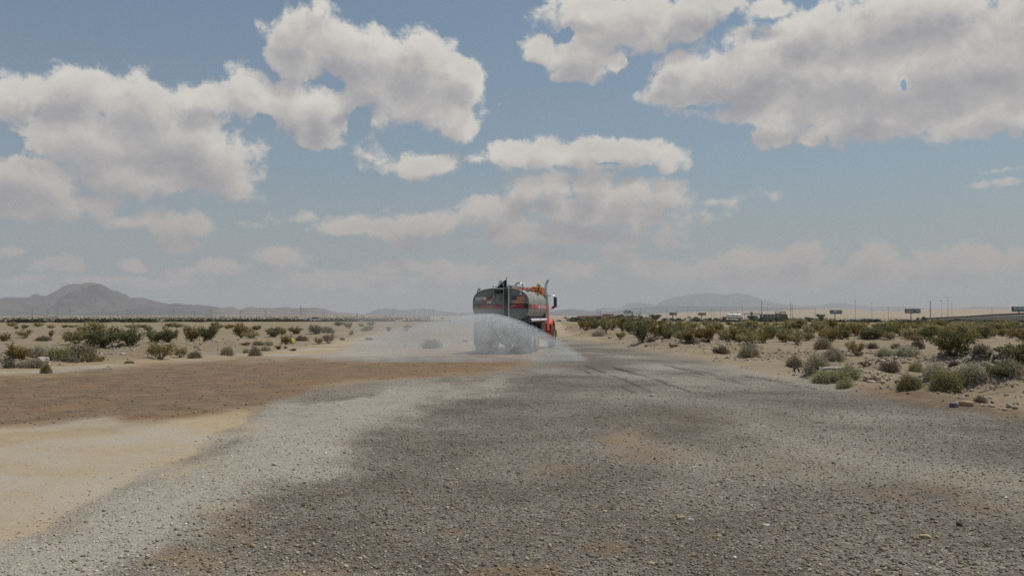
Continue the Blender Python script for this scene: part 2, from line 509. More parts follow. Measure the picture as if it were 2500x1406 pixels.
def build_world():
    w = bpy.data.worlds.new('World'); SC.world = w; w.use_nodes = True
    t = NT(w.node_tree)
    for n in list(t.n): t.n.remove(n)
    out = t.new('ShaderNodeOutputWorld'); bg = t.new('ShaderNodeBackground')
    sky = t.new('ShaderNodeTexSky', sky_type='NISHITA')
    sky.sun_disc = False; sky.sun_elevation = SUN_EL; sky.sun_rotation = SUN_AZ
    sky.altitude = 700; sky.air_density = 1.0; sky.dust_density = 2.2; sky.ozone_density = 1.6
    d = t.new('ShaderNodeTexCoord').outputs['Generated']
    s = t.new('ShaderNodeSeparateXYZ'); t.put(s.inputs[0], d)
    el = t.math('ARCSINE', s.outputs[2])
    S = .1                                              # background strength
    sk = t.vmath('SCALE', sky.outputs[0], 1.0)
    sk = t.vmath('MULTIPLY', sk, SKY_GAIN)
    # air thickens towards the horizon
    hz = t.math('POWER', 2.718, t.math('MULTIPLY', t.math('MAXIMUM', el, 0.), -SKY_FALL))
    sk = t.mix(t.math('MULTIPLY', hz, .92), sk, tuple(c / S for c in SKY_LOW))
    g = cloud_group()
    a = t.new('ShaderNodeGroup', node_tree=g); t.put(a.inputs[0], d)
    b = t.new('ShaderNodeGroup', node_tree=g); t.put(b.inputs[0], t.vmath('ADD', t.vmath('ADD', d, (.010, 0, .022)), t.vmath('SCALE', (1, 1, 0), t.math('MULTIPLY', a.outputs[0], 1e-7))))
    D, M = a.outputs
    fib = t.noise(t.vmath('MULTIPLY', d, (1, 1, 1.6)), 34, 6, .7)
    soft = t.step(el, R(11), R(4), .46, .85)          # far clouds blur into the dust
    alpha = t.math('DIVIDE', t.math('ADD', D, .04), soft, clamp=True)
    alpha = t.math('POWER', alpha, t.step(fib, .35, .68, .55, 1.7))
    alpha = t.step(alpha, 0., 1.)
    occ = t.step(b.outputs[1], -.15, .95)
    inner = t.step(D, .25, 1.2)
    puff = t.noise(t.vmath('MULTIPLY', d, (1, 1, 2.2)), 9, 4, .55)
    emb = t.math('MULTIPLY_ADD', t.math('SUBTRACT', b.outputs[1], M), .85, .48, clamp=True)
    dens = t.math('ADD', t.math('MULTIPLY', occ, .38), t.math('MULTIPLY', inner, .20))
    dens = t.math('ADD', dens, t.math('MULTIPLY', emb, .42))
    dens = t.math('ADD', dens, t.math('MULTIPLY', t.math('SUBTRACT', puff, .45), .9), clamp=True)
    hi = t.step(el, R(2), R(13))
    lit = t.mix(hi, tuple(c / S for c in CL_LIT_LOW), tuple(c / S for c in CL_LIT))
    dark = t.mix(hi, tuple(c / S for c in CL_DARK_LOW), tuple(c / S for c in CL_DARK))
    cc = t.mix(dens, lit, dark)
    al = t.math('MULTIPLY', alpha, t.step(el, R(-1), R(10), .85, 1.))
    col = t.mix(al, sk, cc)
    below = t.step(el, R(-1.0), R(-.2))
    col = t.mix(below, tuple(c / S for c in (.16, .14, .11)), col)
    t.put(bg.inputs[0], col); bg.inputs[1].default_value = S
    t.l.new(bg.outputs[0], out.inputs[0])
    w.cycles.sampling_method = 'MANUAL'; w.cycles.sample_map_resolution = 512


SKY_GAIN = (.74, .84, .80); SKY_LOW = (.275, .30, .315); SKY_FALL = 4.6
CL_LIT = (.69, .665, .61); CL_DARK = (.335, .33, .35)
CL_LIT_LOW = (.475, .425, .40); CL_DARK_LOW = (.305, .295, .305)
build_world()


def build_haze():
    m, t, o = material('haze_air')
    v = t.new('ShaderNodeVolumePrincipled')
    v.inputs['Color'].default_value = (.74, .77, .82, 1); v.inputs['Density'].default_value = HAZE_D
    v.inputs['Anisotropy'].default_value = .0
    t.l.new(v.outputs[0], o.inputs['Volume'])
    m.cycles.homogeneous_volume = True
    mb = MB().box((0, 0, 266), (43600, 43600, 552))
    return tag(mb.build('haze', m), 'pale grey dust haze filling the air over the plain', 'haze', None, 'stuff')


HAZE_D = 7.8e-5
build_haze()


# ------------------------------------------------------------------ ground
DAMP = [(1250, 1180, 430, 150, .45), (2080, 1310, 430, 120, .5), (1450, 1350, 560, 110, .35), (1130, 1020, 190, 60, .35), (1300, 930, 260, 26, .5), (820, 960, 200, 30, .5), (2050, 1235, 260, 70, .25), (900, 1330, 320, 70, .3)]


def fields(x, y):
    px, py = to_pix(x, y)
    nz = fbm(x * 1.7, y * 1.1, 4, 20) * 26 + fbm(x * .35, y * .3, 2, 25) * 30
    # ragged edges scale with the size things have at that distance
    k = np.clip((py - 771) / 300., .03, 1.4)
    qx, qy = px + nz * k, py + nz * k * .30
    front = y > 1.0
    sdg = sdpoly(qx, qy, GRAVEL)
    gravel = np.where(front, sst(-13, 13, sdg), 1.)
    rim = front * sst(34, 6, np.abs(sdg + 4)) * sst(2050, 2300, px)
    gravel = np.where(front, gravel * sst(806, 846, qy + .02 * (px - 1400)), 1.)
    sdb = sdpoly(qx, qy, BROWN)
    wetb = sst(-16, 14, sdb + fbm(x * 1.1, y * .8, 4, 91) * 26 * np.clip((py - 771) / 300., .1, 1))
    sdd = sdpoly(px + nz * k * 1.4, py + nz * k * .4, DRYG)
    crisp = sst(-3, 4, sdd)
    soft = sst(-55, 45, sdd + fbm(x * 2.6, y * 1.6, 4, 31) * 60 * np.clip(k, .3, 1))
    top = np.clip(sst(975, 1015, py) + sst(880, 1060, px), 0, 1)
    dry = crisp * (1 - top) + soft * top
    damp = np.full_like(x, .80) + 1.0 * fbm(x * .42, y * .30, 4, 81)
    for cx, cy, rx, ry, a in DAMP:
        q = ((px - cx) / rx) ** 2 + ((py - cy) / ry) ** 2
        damp = damp + a * sst(1.4, .2, q + fbm(x * .9, y * .7, 3, 77) * .9)
    wet_g = np.where(front, (1 - dry) * np.clip(damp, .25, 1), .7)
    moist = sst(900, 1060, px) * (1 - sst(1345, 1420, px)) * sst(842, 868, py)
    desert_edge = sst(-26, -1, sdpoly(qx, qy, GRAVEL)) * sst(2000, 2200, px) * (1 - gravel)
    wet_s = np.clip(np.maximum(np.maximum(wetb, moist * .55), desert_edge * .75), 0, 1)
    wet = gravel * wet_g + (1 - gravel) * wet_s
    wet = np.clip(np.where(front, wet, .7) + rim * .8, 0, 1)
    och = (1 - gravel) * wetb * sst(-75, -8, sdg) * sst(600, 760, px)
    for cx, cy, rx, ry, a in PATCH:
        q = ((px - cx) / rx) ** 2 + ((py - cy) / ry) ** 2
        och = np.maximum(och, np.where(front, a * 1.25 * sst(1.6, .3, q + fbm(x * 3.5, y * 2.2, 4, 40) * 1.6), 0))
    tr = np.zeros_like(x)
    for i, ln in enumerate(TRACKS):
        d = seg_dist(px, py, ln)
        tr = np.maximum(tr, sst(3.2, .8, d) * sst(-.25, .15, fbm(x * 2.2, y * .9, 3, 50 + i)))
    return gravel, wet, och, np.where(front, tr, 0)


def ground_material():
    m, t, o = material('desert_ground')
    b = t.new('ShaderNodeBsdfPrincipled')
    P = t.new('ShaderNodeNewGeometry').outputs['Position']

    def att(n): return t.new('ShaderNodeAttribute', attribute_name=n).outputs['Fac']
    G, W, O, T, DS = att('gravel'), att('wet'), att('ochre'), att('track'), att('desert')
    # stones
    def vor(scale, rnd=1.):
        v = t.new('ShaderNodeTexVoronoi'); t.put(v.inputs['Vector'], P); v.inputs['Scale'].default_value = scale
        v.inputs['Randomness'].default_value = rnd
        return v
    v1, v2, v3 = vor(46), vor(88), vor(19)
    s1 = t.new('ShaderNodeSeparateColor'); t.put(s1.inputs[0], v1.outputs['Color'])
    s2 = t.new('ShaderNodeSeparateColor'); t.put(s2.inputs[0], v2.outputs['Color'])
    s3 = t.new('ShaderNodeSeparateColor'); t.put(s3.inputs[0], v3.outputs['Color'])
    pal = [(0, (.12, .105, .09)), (.18, (.20, .18, .152)), (.38, (.29, .265, .225)), (.55, (.355, .33, .285)), (.7, (.42, .375, .30)), (.82, (.37, .29, .20)), (.93, (.52, .48, .405)), (1, (.66, .61, .53))]
    c1 = t.ramp(s1.outputs[0], pal); c2 = t.ramp(s2.outputs[1], pal)
    gc = t.mix(t.step(s1.outputs[1], .35, .5), c2, c1)
    big = t.step(s3.outputs[2], .90, .93)
    big = t.math('MULTIPLY', big, t.step(v3.outputs['Distance'], .34, .22))
    gc = t.mix(big, gc, t.ramp(s3.outputs[0], pal))
    # dry dust between the stones, dust cover in the pale patch
    n_m = t.noise(P, .55, 5, .6)
    n_f = t.noise(P, 6.5, 5, .65)
    fines = t.mix(n_m, (.36, .32, .265), (.43, .385, .31))
    dust = t.math('MULTIPLY', t.math('SUBTRACT', 1., W), t.step(t.math('ADD', n_m, t.math('MULTIPLY', n_f, .5)), .45, .95, .25, .9))
    gc = t.mix(t.math('MULTIPLY', dust, .75), gc, t.mix(n_f, (.375, .338, .275), (.45, .405, .33)))
    wetk = t.math('MULTIPLY', W, t.step(t.math('ADD', t.math('MULTIPLY', n_m, .8), t.math('MULTIPLY', n_f, .35)), .36, .82, 1.0, .45))
    gc = t.mix(wetk, gc, t.vmath('MULTIPLY', gc, (.36, .318, .28)))
    # soil
    n_l = t.noise(P, .09, 4, .6)
    soil = t.mix(t.step(n_m, .3, .7), (.248, .188, .114), (.315, .247, .158))
    soil = t.mix(t.step(n_l, .38, .62), soil, t.vmath('MULTIPLY', soil, (.88, .84, .80)))
    soil = t.mix(t.step(n_f, .40, .72, 0, .45), soil, (.235, .192, .142))
    peb = t.math('MULTIPLY', t.step(s3.outputs[0], .72, .78), t.step(v3.outputs['Distance'], .42, .2))
    soil = t.mix(t.math('MULTIPLY', peb, .7), soil, t.ramp(s3.outputs[1], [(0, (.17, .145, .12)), (.5, (.33, .285, .23)), (1, (.55, .50, .42))]))
    fp = t.math('MULTIPLY', t.step(s1.outputs[2], .70, .8), t.step(v1.outputs['Distance'], .5, .25))
    soil = t.mix(t.math('MULTIPLY', fp, .5), soil, c1)
    n_w = t.noise(P, 1.6, 6, .65)
    wetsoil = t.mix(t.step(n_w, .40, .62), (.152, .100, .056), (.228, .152, .088))
    wetsoil = t.mix(t.math('MULTIPLY', fp, .55), wetsoil, t.vmath('SCALE', c1, .6))
    wetsoil = t.mix(t.step(n_m, .48, .66, 0, .6), wetsoil, (.225, .128, .066))
    wetsoil = t.mix(t.step(t.noise(P, .8, 4, .6), .55, .7, 0, .55), wetsoil, (.105, .078, .055))
    wetsoil = t.mix(t.math('MULTIPLY', peb, .3), wetsoil, (.27, .21, .15))
    pale = t.mix(t.math('MULTIPLY', t.step(t.noise(P, .33, 5, .62), .42, .62), .75), t.vmath('MULTIPLY', soil, (1.42, 1.36, 1.24)), t.mix(n_f, (.37, .335, .275), (.43, .39, .325)))
    pale = t.mix(t.math('MULTIPLY', fp, .45), pale, c2)
    soil = t.mix(DS, pale, soil)
    soil = t.mix(W, soil, wetsoil)
    och = t.mix(W, (.44, .345, .22), (.235, .142, .075))
    och = t.mix(t.step(n_f, .35, .7), och, t.vmath('SCALE', och, .78))
    # break the edge up stone by stone
    Ge = t.step(t.math('ADD', G, t.math('MULTIPLY', t.math('SUBTRACT', s1.outputs[2], .5), .8)), .42, .58)
    col = t.mix(Ge, soil, gc)
    Oe = t.math('MULTIPLY', O, t.step(t.math('ADD', n_f, t.math('MULTIPLY', s2.outputs[2], .35)), .45, .8, 1., .35))
    col = t.mix(Oe, col, och)
    col = t.mix(t.math('MULTIPLY', T, .9), col, t.vmath('SCALE', col, .38))
    t.put(b.inputs['Base Color'], col)
    t.put(b.inputs['Roughness'], t.mix(W, (.95,) * 3, (.82,) * 3))
    b.inputs['Specular IOR Level'].default_value = .25
    h = t.math('ADD', t.math('MULTIPLY', v1.outputs['Distance'], -.9), t.math('MULTIPLY', v2.outputs['Distance'], -.4))
    h = t.math('ADD', h, t.math('MULTIPLY', v3.outputs['Distance'], -.5))
    h = t.math('MULTIPLY', h, t.mix(Ge, (.35,) * 3, (1.,) * 3))
    h = t.math('ADD', h, t.math('MULTIPLY', n_f, 1.4))
    bn = t.new('ShaderNodeBump'); bn.inputs['Strength'].default_value = .8; bn.inputs['Distance'].default_value = .02
    t.put(bn.inputs['Height'], h); t.l.new(bn.outputs[0], b.inputs['Normal'])
    t.l.new(b.outputs[0], o.inputs[0])
    return m


def build_ground():
    front = np.linspace(-42, 42, 1240)
    back = np.linspace(42, 318, 72)[1:-1]
    az = np.radians(np.concatenate((front, back)))
    rr = np.concatenate(([.4, 1.0, 1.7], np.geomspace(2.4, 21500, 700)))
    A, Q = np.meshgrid(az, rr)
    x = (Q * np.sin(A)).ravel(); y = (Q * np.cos(A)).ravel()
    des = desert_of(x, y)
    g, w, oc, tr = fields(x, y)
    z = H(x, y, des) - tr * .03
    nc, nr = len(az), len(rr)
    i = np.arange(nr - 1)[:, None] * nc; j = np.arange(nc)[None, :]; j2 = (j + 1) % nc
    fs = np.stack((i + j, i + nc + j, i + nc + j2, i + j2), -1).reshape(-1, 4)
    fs = fs[:, ::-1]
    v = np.stack((x, y, z), 1)
    # close the hub with triangles folded into quads
    v = np.vstack((v, [[0, 0, float(z[:nc].mean())]]))
    ap = lambda a_, q: np.concatenate((a_, [q]))
    k = np.arange(0, nc - 1, 2)
    hub = np.stack((np.full(len(k), len(v) - 1), k, k + 1, (k + 2) % nc), 1)[:, ::-1]
    fs = np.vstack((fs, hub))
    o = np_mesh('ground', v, fs, [ground_material()], {'gravel': ap(g, 1), 'wet': ap(w, .7), 'ochre': ap(oc, 0), 'track': ap(tr, 0), 'desert': ap(des, 0)}, smooth=True)
    return tag(o, 'gravel road and sandy desert floor', None, None, 'structure')


build_ground()


# ------------------------------------------------------------------ mountains
def mountain_material(name, c1, c2, c3):
    m, t, o = material(name)
    b = t.new('ShaderNodeBsdfPrincipled'); b.inputs['Roughness'].default_value = .95; b.inputs['Specular IOR Level'].default_value = .1
    g = t.new('ShaderNodeNewGeometry')
    P = g.outputs['Position']
    n1 = t.noise(P, .0016, 8, .62); n2 = t.noise(P, .006, 6, .65)
    c = t.mix(t.step(n1, .38, .62), c1, c2)
    c = t.mix(t.step(n2, .42, .70, 0, .7), c, c3)
    s = t.new('ShaderNodeSeparateXYZ'); t.put(s.inputs[0], P)
    st = t.noise(t.vmath('MULTIPLY', P, (.0008, .0008, .028)), 1., 3, .6)
    c = t.mix(t.step(st, .5, .7, 0, .35), c, t.vmath('SCALE', c, .7))
    t.put(b.inputs['Base Color'], c)
    t.l.new(b.outputs[0], o.inputs[0])
    return m


def ridge(name, label, prof, dist, front, back, mat, seed, rough=.25):
    """a range with its own footprint; prof holds points on the skyline"""
    px = np.array([p[0] for p in prof], float); py = np.array([p[1] for p in prof], float)
    xs = np.linspace(px[0], px[-1], max(120, int((px[-1] - px[0]) / 2.2)))
    sky = np.interp(xs, px, py)
    sky = sky + fbm(xs * .09, xs * 0, 4, seed) * 1.3
    X = (xs - CX) / F * dist
    Hh = CAM_H + (HOR - sky) / F * dist * 1.0
    rows = np.concatenate((np.linspace(-front, 0, 46), np.linspace(0, back, 16)[1:]))
    vs = []
    for r_ in rows:
        k = 1 - abs(r_) / (front if r_ < 0 else back)
        Y = dist + r_
        xx = X * (1 + r_ / dist)
        n = fbm(xx / 260., Y / 420. + seed, 5, seed)
        rid = 1 - np.abs(fbm(xx / 330. + 9, np.full_like(xx, Y / 1500.), 4, seed + 4)) * 2.6
        prof_k = k ** 1.25
        h = Hh * prof_k * (1 + (rough * 2.0 * n + rough * (rid - .7)) * (1 - k ** 3) * min(1, 3 * k))
        if r_ < 0:   # stay under the skyline seen from the road
            h = np.minimum(h, CAM_H + (Hh - CAM_H) * (Y / dist) * (.985 if k < .98 else 1))
        edge = np.minimum(1, np.minimum(np.arange(len(xs)), np.arange(len(xs))[::-1]) / 8.)
        vs.append(np.stack((xx, np.full_like(xx, Y), h * edge - 6 * (1 - min(1, 4 * k)) - 2), 1))
    nc = len(xs); v = np.vstack(vs)
    i = np.arange(len(rows) - 1)[:, None] * nc; j = np.arange(nc - 1)[None, :]
    fs = np.stack((i + j, i + j + 1, i + nc + j + 1, i + nc + j), -1).reshape(-1, 4)
    o = np_mesh(name, v, fs, [mat], smooth=True)
    return tag(o, label, 'mountain', None, 'structure')


m_brown = mountain_material('brown_rock', (.080, .073, .074), (.125, .103, .098), (.040, .040, .042))
m_pink = mountain_material('pink_rock', (.20, .145, .125), (.13, .115, .11), (.23, .19, .165))
m_blue = mountain_material('dark_rock', (.085, .09, .10), (.11, .11, .115), (.07, .075, .085))
ridge('mesa_mountain', 'flat-topped brown mesa with long shoulders above the western plain',
      [(-260, 745), (-160, 738), (-80, 732), (0, 728), (20, 725), (40, 725), (65, 726), (90, 723), (115, 720), (130, 713), (143, 706), (152, 699), (165, 695), (178, 693), (187, 692), (197, 693),
       (205, 690), (215, 689), (235, 691), (252, 695), (265, 703), (272, 708), (290, 711), (300, 716), (308, 718), (318, 726), (330, 726), (350, 727), (370, 731), (385, 736), (400, 739),
       (415, 741), (430, 740), (450, 744), (470, 744), (485, 743), (500, 745), (525, 748), (545, 752), (570, 758), (600, 766), (625, 771)], 8500, 2600, 1500, m_brown, 3, .75)
ridge('red_hill', 'low rusty hills running east from the mesa', [(470, 768), (520, 757), (545, 751), (562, 747), (575, 751), (585, 755), (598, 751), (615, 748), (630, 751), (650, 750), (665, 751), (690, 750),
      (720, 751), (750, 750), (770, 751), (795, 753), (806, 758), (820, 761), (850, 763), (880, 766), (905, 769)], 7800, 1900, 1300, m_pink, 5, .7)
ridge('pale_hill', 'pale double hill seen through the haze beside the truck', [(865, 770), (880, 768), (895, 765), (910, 759), (925, 754), (940, 753), (960, 753), (975, 756), (990, 757), (1000, 755), (1015, 753), (1035, 752), (1055, 755),
      (1070, 758), (1090, 761), (1120, 763), (1200, 765), (1280, 764), (1330, 767)], 11000, 2200, 1400, m_blue, 7)
ridge('dark_ridge', 'low dark blue ridge behind the red-roofed building', [(1290, 768), (1340, 760), (1360, 757), (1385, 754), (1410, 755), (1435, 758), (1480, 761), (1520, 757), (1535, 752), (1570, 750), (1620, 747), (1690, 746), (1760, 749), (1830, 748),
      (1900, 750), (1960, 751), (2010, 753), (2060, 757), (2150, 757), (2260, 756), (2380, 752), (2460, 753), (2600, 752), (2800, 758)], 10500, 1600, 1200, m_blue, 11)
ridge('blue_mountain', 'faint blue jagged mountain range on the far horizon', [(1400, 768), (1450, 758), (1475, 750), (1500, 752), (1515, 752), (1530, 741), (1555, 737), (1580, 741), (1600, 744), (1615, 735), (1640, 727), (1665, 722), (1680, 719),
      (1700, 716), (1730, 715), (1750, 717), (1775, 720), (1800, 715), (1830, 719), (1860, 730), (1890, 738), (1920, 743), (1960, 747), (2000, 745), (2030, 740), (2060, 738), (2090, 744), (2120, 748), (2170, 748),
      (2230, 748), (2260, 753), (2300, 752), (2350, 751), (2390, 747), (2440, 748), (2500, 749), (2600, 752), (2750, 760)], 17000, 2500, 1800, m_blue, 13)
# ------------------------------------------------------------------ shared materials
M_TANK = simple('dull_grey_paint', (.285, .290, .258), .5, .10, .14, 1.2, 0, .0, .65, (.215, .195, .155))
M_STEEL = simple('worn_steel', (.42, .42, .41), .35, .8, .15, 6)
M_CHROME = simple('bright_steel', (.62, .62, .60), .22, .9, .1, 5)
M_DSTEEL = simple('dark_steel', (.06, .06, .062), .55, .3, .25, 5, 0, 0, .4, (.16, .14, .11))
M_BLACK = simple('black_paint', (.02, .021, .023), .45, 0, .2, 4)
M_RUBBER = simple('rubber', (.028, .028, .03), .85, 0, .25, 7, .3, 0, .5, (.13, .115, .095))
M_RED = simple('red_paint', (.56, .085, .045), .6, 0, .12, 2, 0, .0, .25, (.30, .14, .09))
M_REDDK = simple('maroon_vinyl', (.34, .035, .045), .4, 0, .2, 3)
M_PINK = simple('faded_red_vinyl', (.50, .13, .12), .4, 0, .2, 3)
M_ORANGE = simple('orange_plastic', (.72, .24, .03), .5, 0, .12, 4)
M_YELLOW = simple('amber_paint', (.70, .34, .07), .45, 0, .15, 4)
M_WHITE = simple('white_paint', (.74, .74, .72), .4, 0, .06, 3, 0, 0, .12, (.4, .36, .3))
M_NAVY = simple('navy_vinyl', (.022, .03, .075), .5)
M_FRED = simple('flag_red_vinyl', (.58, .10, .05), .5)
M_FWHITE = simple('flag_cream_vinyl', (.68, .52, .36), .5)
M_GLASS = simple('mirror_glass', (.07, .10, .10), .12, .2, .1, 2, 0, 0)
M_LAMP = simple('lamp_lens', (.55, .56, .55), .15, .3, .1, 9)
M_REDLENS = simple('red_lens', (.45, .03, .03), .25, 0, .1, 9)
M_DECALW = simple('white_vinyl', (.85, .85, .82), .5, 0, .08, 6)


# ------------------------------------------------------------------ the water truck
def build_truck():
    HEAD = R(-10.6)
    T = thing('water_truck', 'grey water tanker truck with red cab driving away while spraying the gravel road', 'truck', (-.47, 35.4, 0), HEAD)
    W2, ZC, HZ, L, EX = 1.19, 2.045, .69, 5.0, 2.85

    def section(y, k=1., n=56):
        ring = []
        for i in range(n):
            th = 2 * math.pi * i / n
            c, s = math.cos(th), math.sin(th)
            ring.append((k * W2 * math.copysign(abs(c) ** (2 / EX), c), y, ZC + (HZ - W2 * (1 - k)) * math.copysign(abs(s) ** (2 / EX), s)))
        return ring

    def side_x(z, off=.004):
        return (1 - abs((z - ZC) / HZ) ** EX) ** (1 / EX) * W2 + off
    # tank shell with a dished head set in a rolled rim
    mb = MB()
    mb.loft([section(0.03, .965), section(-.012, .985), section(0.0, 1.006), section(.05, 1.006), section(.055, 1.), section(L - .05, 1.), section(L, .97)], 0, True, False)
    rear = section(.03, .965)
    mb.loft([rear, section(.035, .7), section(.0, .35)], 0, True, True)
    mb.loft([section(L, .97), section(L + .1, .8), section(L + .15, .4)], 0, True, True)
    for yb in (1.65, 3.3): mb.loft([section(yb, 1.004), section(yb + .05, 1.004)], 0, True, False)
    tank = mb.build('tank', [M_TANK], T)
    rz = .028          # head plane; decals sit just proud of it

    def rear_pt(px, py, off=0.): return ((px - 1222.5) / 57.6, -.012 - off, 1.6 - (py - 770) / 58.8)
    # stripe band on the head and along the sides
    def band(mbx, x0, x1, z0, z1, mat, off=.0):
        zs = [z0, z1]
        mbx.poly([(x0, -.014 - off, z0), (x1, -.014 - off, z0), (x1, -.014 - off, z1), (x0, -.014 - off, z1)], mat)
    z0, z1 = 1.892, 2.078
    st = MB()
    band(st, -1.155, 1.155, z0, z1, 0)
    st.poly([(-1.05, -.018, z0 + .02), (-.3, -.018, z0 + .005), (.35, -.018, z0 + .005), (.35, -.018, z1 - .035), (-.2, -.018, z1 - .05), (-.75, -.018, z1 - .02)], 1)
    st.poly([(.36, -.018, z0 + .008), (.98, -.018, z0 + .008), (1.02, -.018, z1 - .05), (.95, -.018, z1 - .01), (.55, -.018, z1 - .012), (.40, -.018, z1 - .06)], 1)
    st.poly([(.40, -.021, z1 - .07), (.55, -.021, z1 - .025), (.72, -.021, z1 - .03), (.6, -.021, z1 - .07), (.47, -.021, z0 + .03)], 2)
    st.poly([(-.62, -.021, z0 + .02), (-.4, -.021, z0 + .03), (-.3, -.021, z1 - .06), (-.45, -.021, z1 - .06)], 2)
    st.build('stripe_band', [M_BLACK, M_REDDK, M_PINK], tank)
    for sgn in (1, -1):
        sb = MB()
        zs = np.linspace(1.892, 2.078, 5)
        for a in range(4):
            for (ya, yb, mt) in ((.07, .42, 0), (.42, 4.9, 1)):
                p = [(sgn * side_x(z), y, z) for z, y in ((zs[a], ya), (zs[a], yb), (zs[a + 1], yb), (zs[a + 1], ya))]
                sb.poly(p if sgn > 0 else p[::-1], mt)
        xx = sgn * (W2 + .009)
        for k, (ya, wd, mt) in enumerate([(.6, .10, 2), (1.1, .08, 2), (1.55, .12, 2), (3.3, .12, 3), (3.75, .14, 3), (4.15, .11, 3), (4.55, .14, 3)]):
            q = [(xx, ya, 1.91), (xx, ya + wd, 1.91), (xx, ya + wd - .12, 2.06), (xx, ya - .12, 2.06)]
            sb.poly(q, mt)
        vs, fs = text_mesh('A', .22, .2, .008)
        sb.add([(xx + sgn * .002, 2.55 + sgn * v[0] * 2.6, 1.905 + v[1]) for v in vs], fs, 3)
        sb.build('side_stripe', [M_BLACK, M_PINK, M_REDDK, M_DECALW], tank)
    # lettering on the head
    lt = MB()
    vs, fs = text_mesh('WATER', .15, .25, .010)
    w = max(v[0] for v in vs)
    lt.add([(-1.075 + v[0] * .47 / w, -.020, 2.255 + v[1]) for v in vs], fs, 0)
    lt.poly([(-1.07, -.020, 2.215), (-.82, -.020, 2.215), (-.815, -.020, 2.228), (-1.065, -.020, 2.228)], 0)
    vs, fs = text_mesh('INC', .135, .3, .010)
    w = max(v[0] for v in vs)
    lt.add([(-.575 + v[0] * .20 / w, -.023, 2.105 + v[1]) for v in vs], fs, 0)
    lt.poly([(-.70, -.017, 2.10), (-.60, -.017, 2.10), (-.545, -.017, 2.22), (-.46, -.017, 2.25), (-.52, -.017, 2.28), (-.50, -.017, 2.37), (-.585, -.017, 2.31), (-.66, -.017, 2.34), (-.645, -.017, 2.25), (-.80, -.017, 2.20), (-.66, -.017, 2.19)][::-1], 1)
    lt.build('lettering', [M_DECALW, M_FRED], tank)
    # flag decal
    fl = MB(); x0, x1, za, zb = .475, 1.0, 2.092, 2.40
    for k in range(13):
        h = (zb - za) / 13
        fl.poly([(x0, -.018, za + k * h), (x1, -.018, za + k * h), (x1, -.018, za + k * h + h), (x0, -.018, za + k * h + h)], 0 if k % 2 == 0 else 1)
    cx = x0 + .4 * (x1 - x0); cz = zb - 7 * (zb - za) / 13
    fl.poly([(x0, -.021, cz), (cx, -.021, cz), (cx, -.021, zb), (x0, -.021, zb)], 2)
    for r_ in range(9):
        for c_ in range(6 - r_ % 2):
            sx = x0 + (cx - x0) * (c_ + .6 + .45 * (r_ % 2)) / 6.2; sz = cz + (zb - cz) * (r_ + .6) / 9.3; q = .006
            fl.poly([(sx - q, -.023, sz), (sx, -.023, sz - q), (sx + q, -.023, sz), (sx, -.023, sz + q)], 1)
    fl.build('flag_decal', [M_FRED, M_FWHITE, M_NAVY], tank)
    # inspection port framed by the ladder head
    pt = MB()
    pt.box((-.06, -.008, 2.60), (.40, .03, .14), 0)
    pt.box((-.06, -.012, 2.53), (.34, .04, .05), 1)
    pt.lathe([(.0, -.03), (.05, -.03), (.05, .02), (.0, .02)], 'Y', 14, 1, Matrix.Translation((.04, -.02, 2.6)))
    pt.build('inspection_port', [M_DSTEEL, M_BLACK], tank)
    # ladder and platform
    ld = MB()
    xl, xr = -.30, .145
    for x_, zt, zb_ in ((xl, 2.85, 2.075), (xr, 2.80, 1.15)):
        ld.tube([(x_, -.10, zb_), (x_, -.10, zt)], .017, 8)
    for zz in (2.70, 2.38, 2.08): ld.tube([(xl, -.10, zz), (xr, -.10, zz)], .014, 8)
    ld.box(((xl + xr) / 2, -.06, 2.70), (xr - xl, .12, .035))
    for zz in (2.65, 2.1): ld.tube([(xl, -.10, zz), (xl, .02, zz)], .012, 6)
    ld.tube([(-.20, .05, 2.69), (-.20, .03, 2.82), (-.24, .0, 2.85), (-.30, -.02, 2.85)], .018, 8)
    ld.tube([(xl, -.09, 2.58), (-.38, -.04, 2.42), (-.47, -.03, 2.30)], .014, 6, 1)  # wire shadow on the tank head, modelled as a dark tube
    ld.tube([(.05, -.03, 2.44), (-.03, -.03, 2.22)], .012, 6, 1)  # second wire shadow, likewise a dark tube
    ld.build('ladder', [M_STEEL, M_DSTEEL], T)
    # fill pipe and stand post with the top rail
    fp = MB()
    fp.tube([(.36, .25, 2.78), (.29, -.04, 2.70), (.245, -.10, 2.56), (.235, -.10, 2.3), (.235, -.10, 1.2)], .075, 14)
    fp.build('fill_pipe', [M_DSTEEL], T)
    pr = MB()
    pr.tube([(.372, -.17, 1.15), (.372, -.17, 2.86)], .030, 10)
    pr.tube([(.372, -.17, 2.84), (.42, .6, 2.83), (.60, 2.2, 2.83)], .034, 10, 1)
    for yy in (.5, 1.6, 2.2): pr.tube([(.42 + .08 * yy, yy, 2.83), (.42 + .08 * yy, yy, 2.66)], .014, 6, 1)
    pr.build('post_rail', [M_CHROME, M_STEEL], T)
    # hoop and fittings on the tank top
    hp = MB()
    hp.tube([(.52 + .17 * math.cos(a), 1.4, 2.83 + .17 * math.sin(a)) for a in np.linspace(math.pi, 0, 12)], .036, 10)
    hp.build('hose_hoop', [M_CHROME], T)
    for yy in (1.0, 3.4):
        MB().lathe([(.0, .14), (.24, .14), (.26, .1), (.26, 0)], 'Z', 24, 0, Matrix.Translation((-.1, yy, 2.70))).build('manhole', [M_DSTEEL], T)
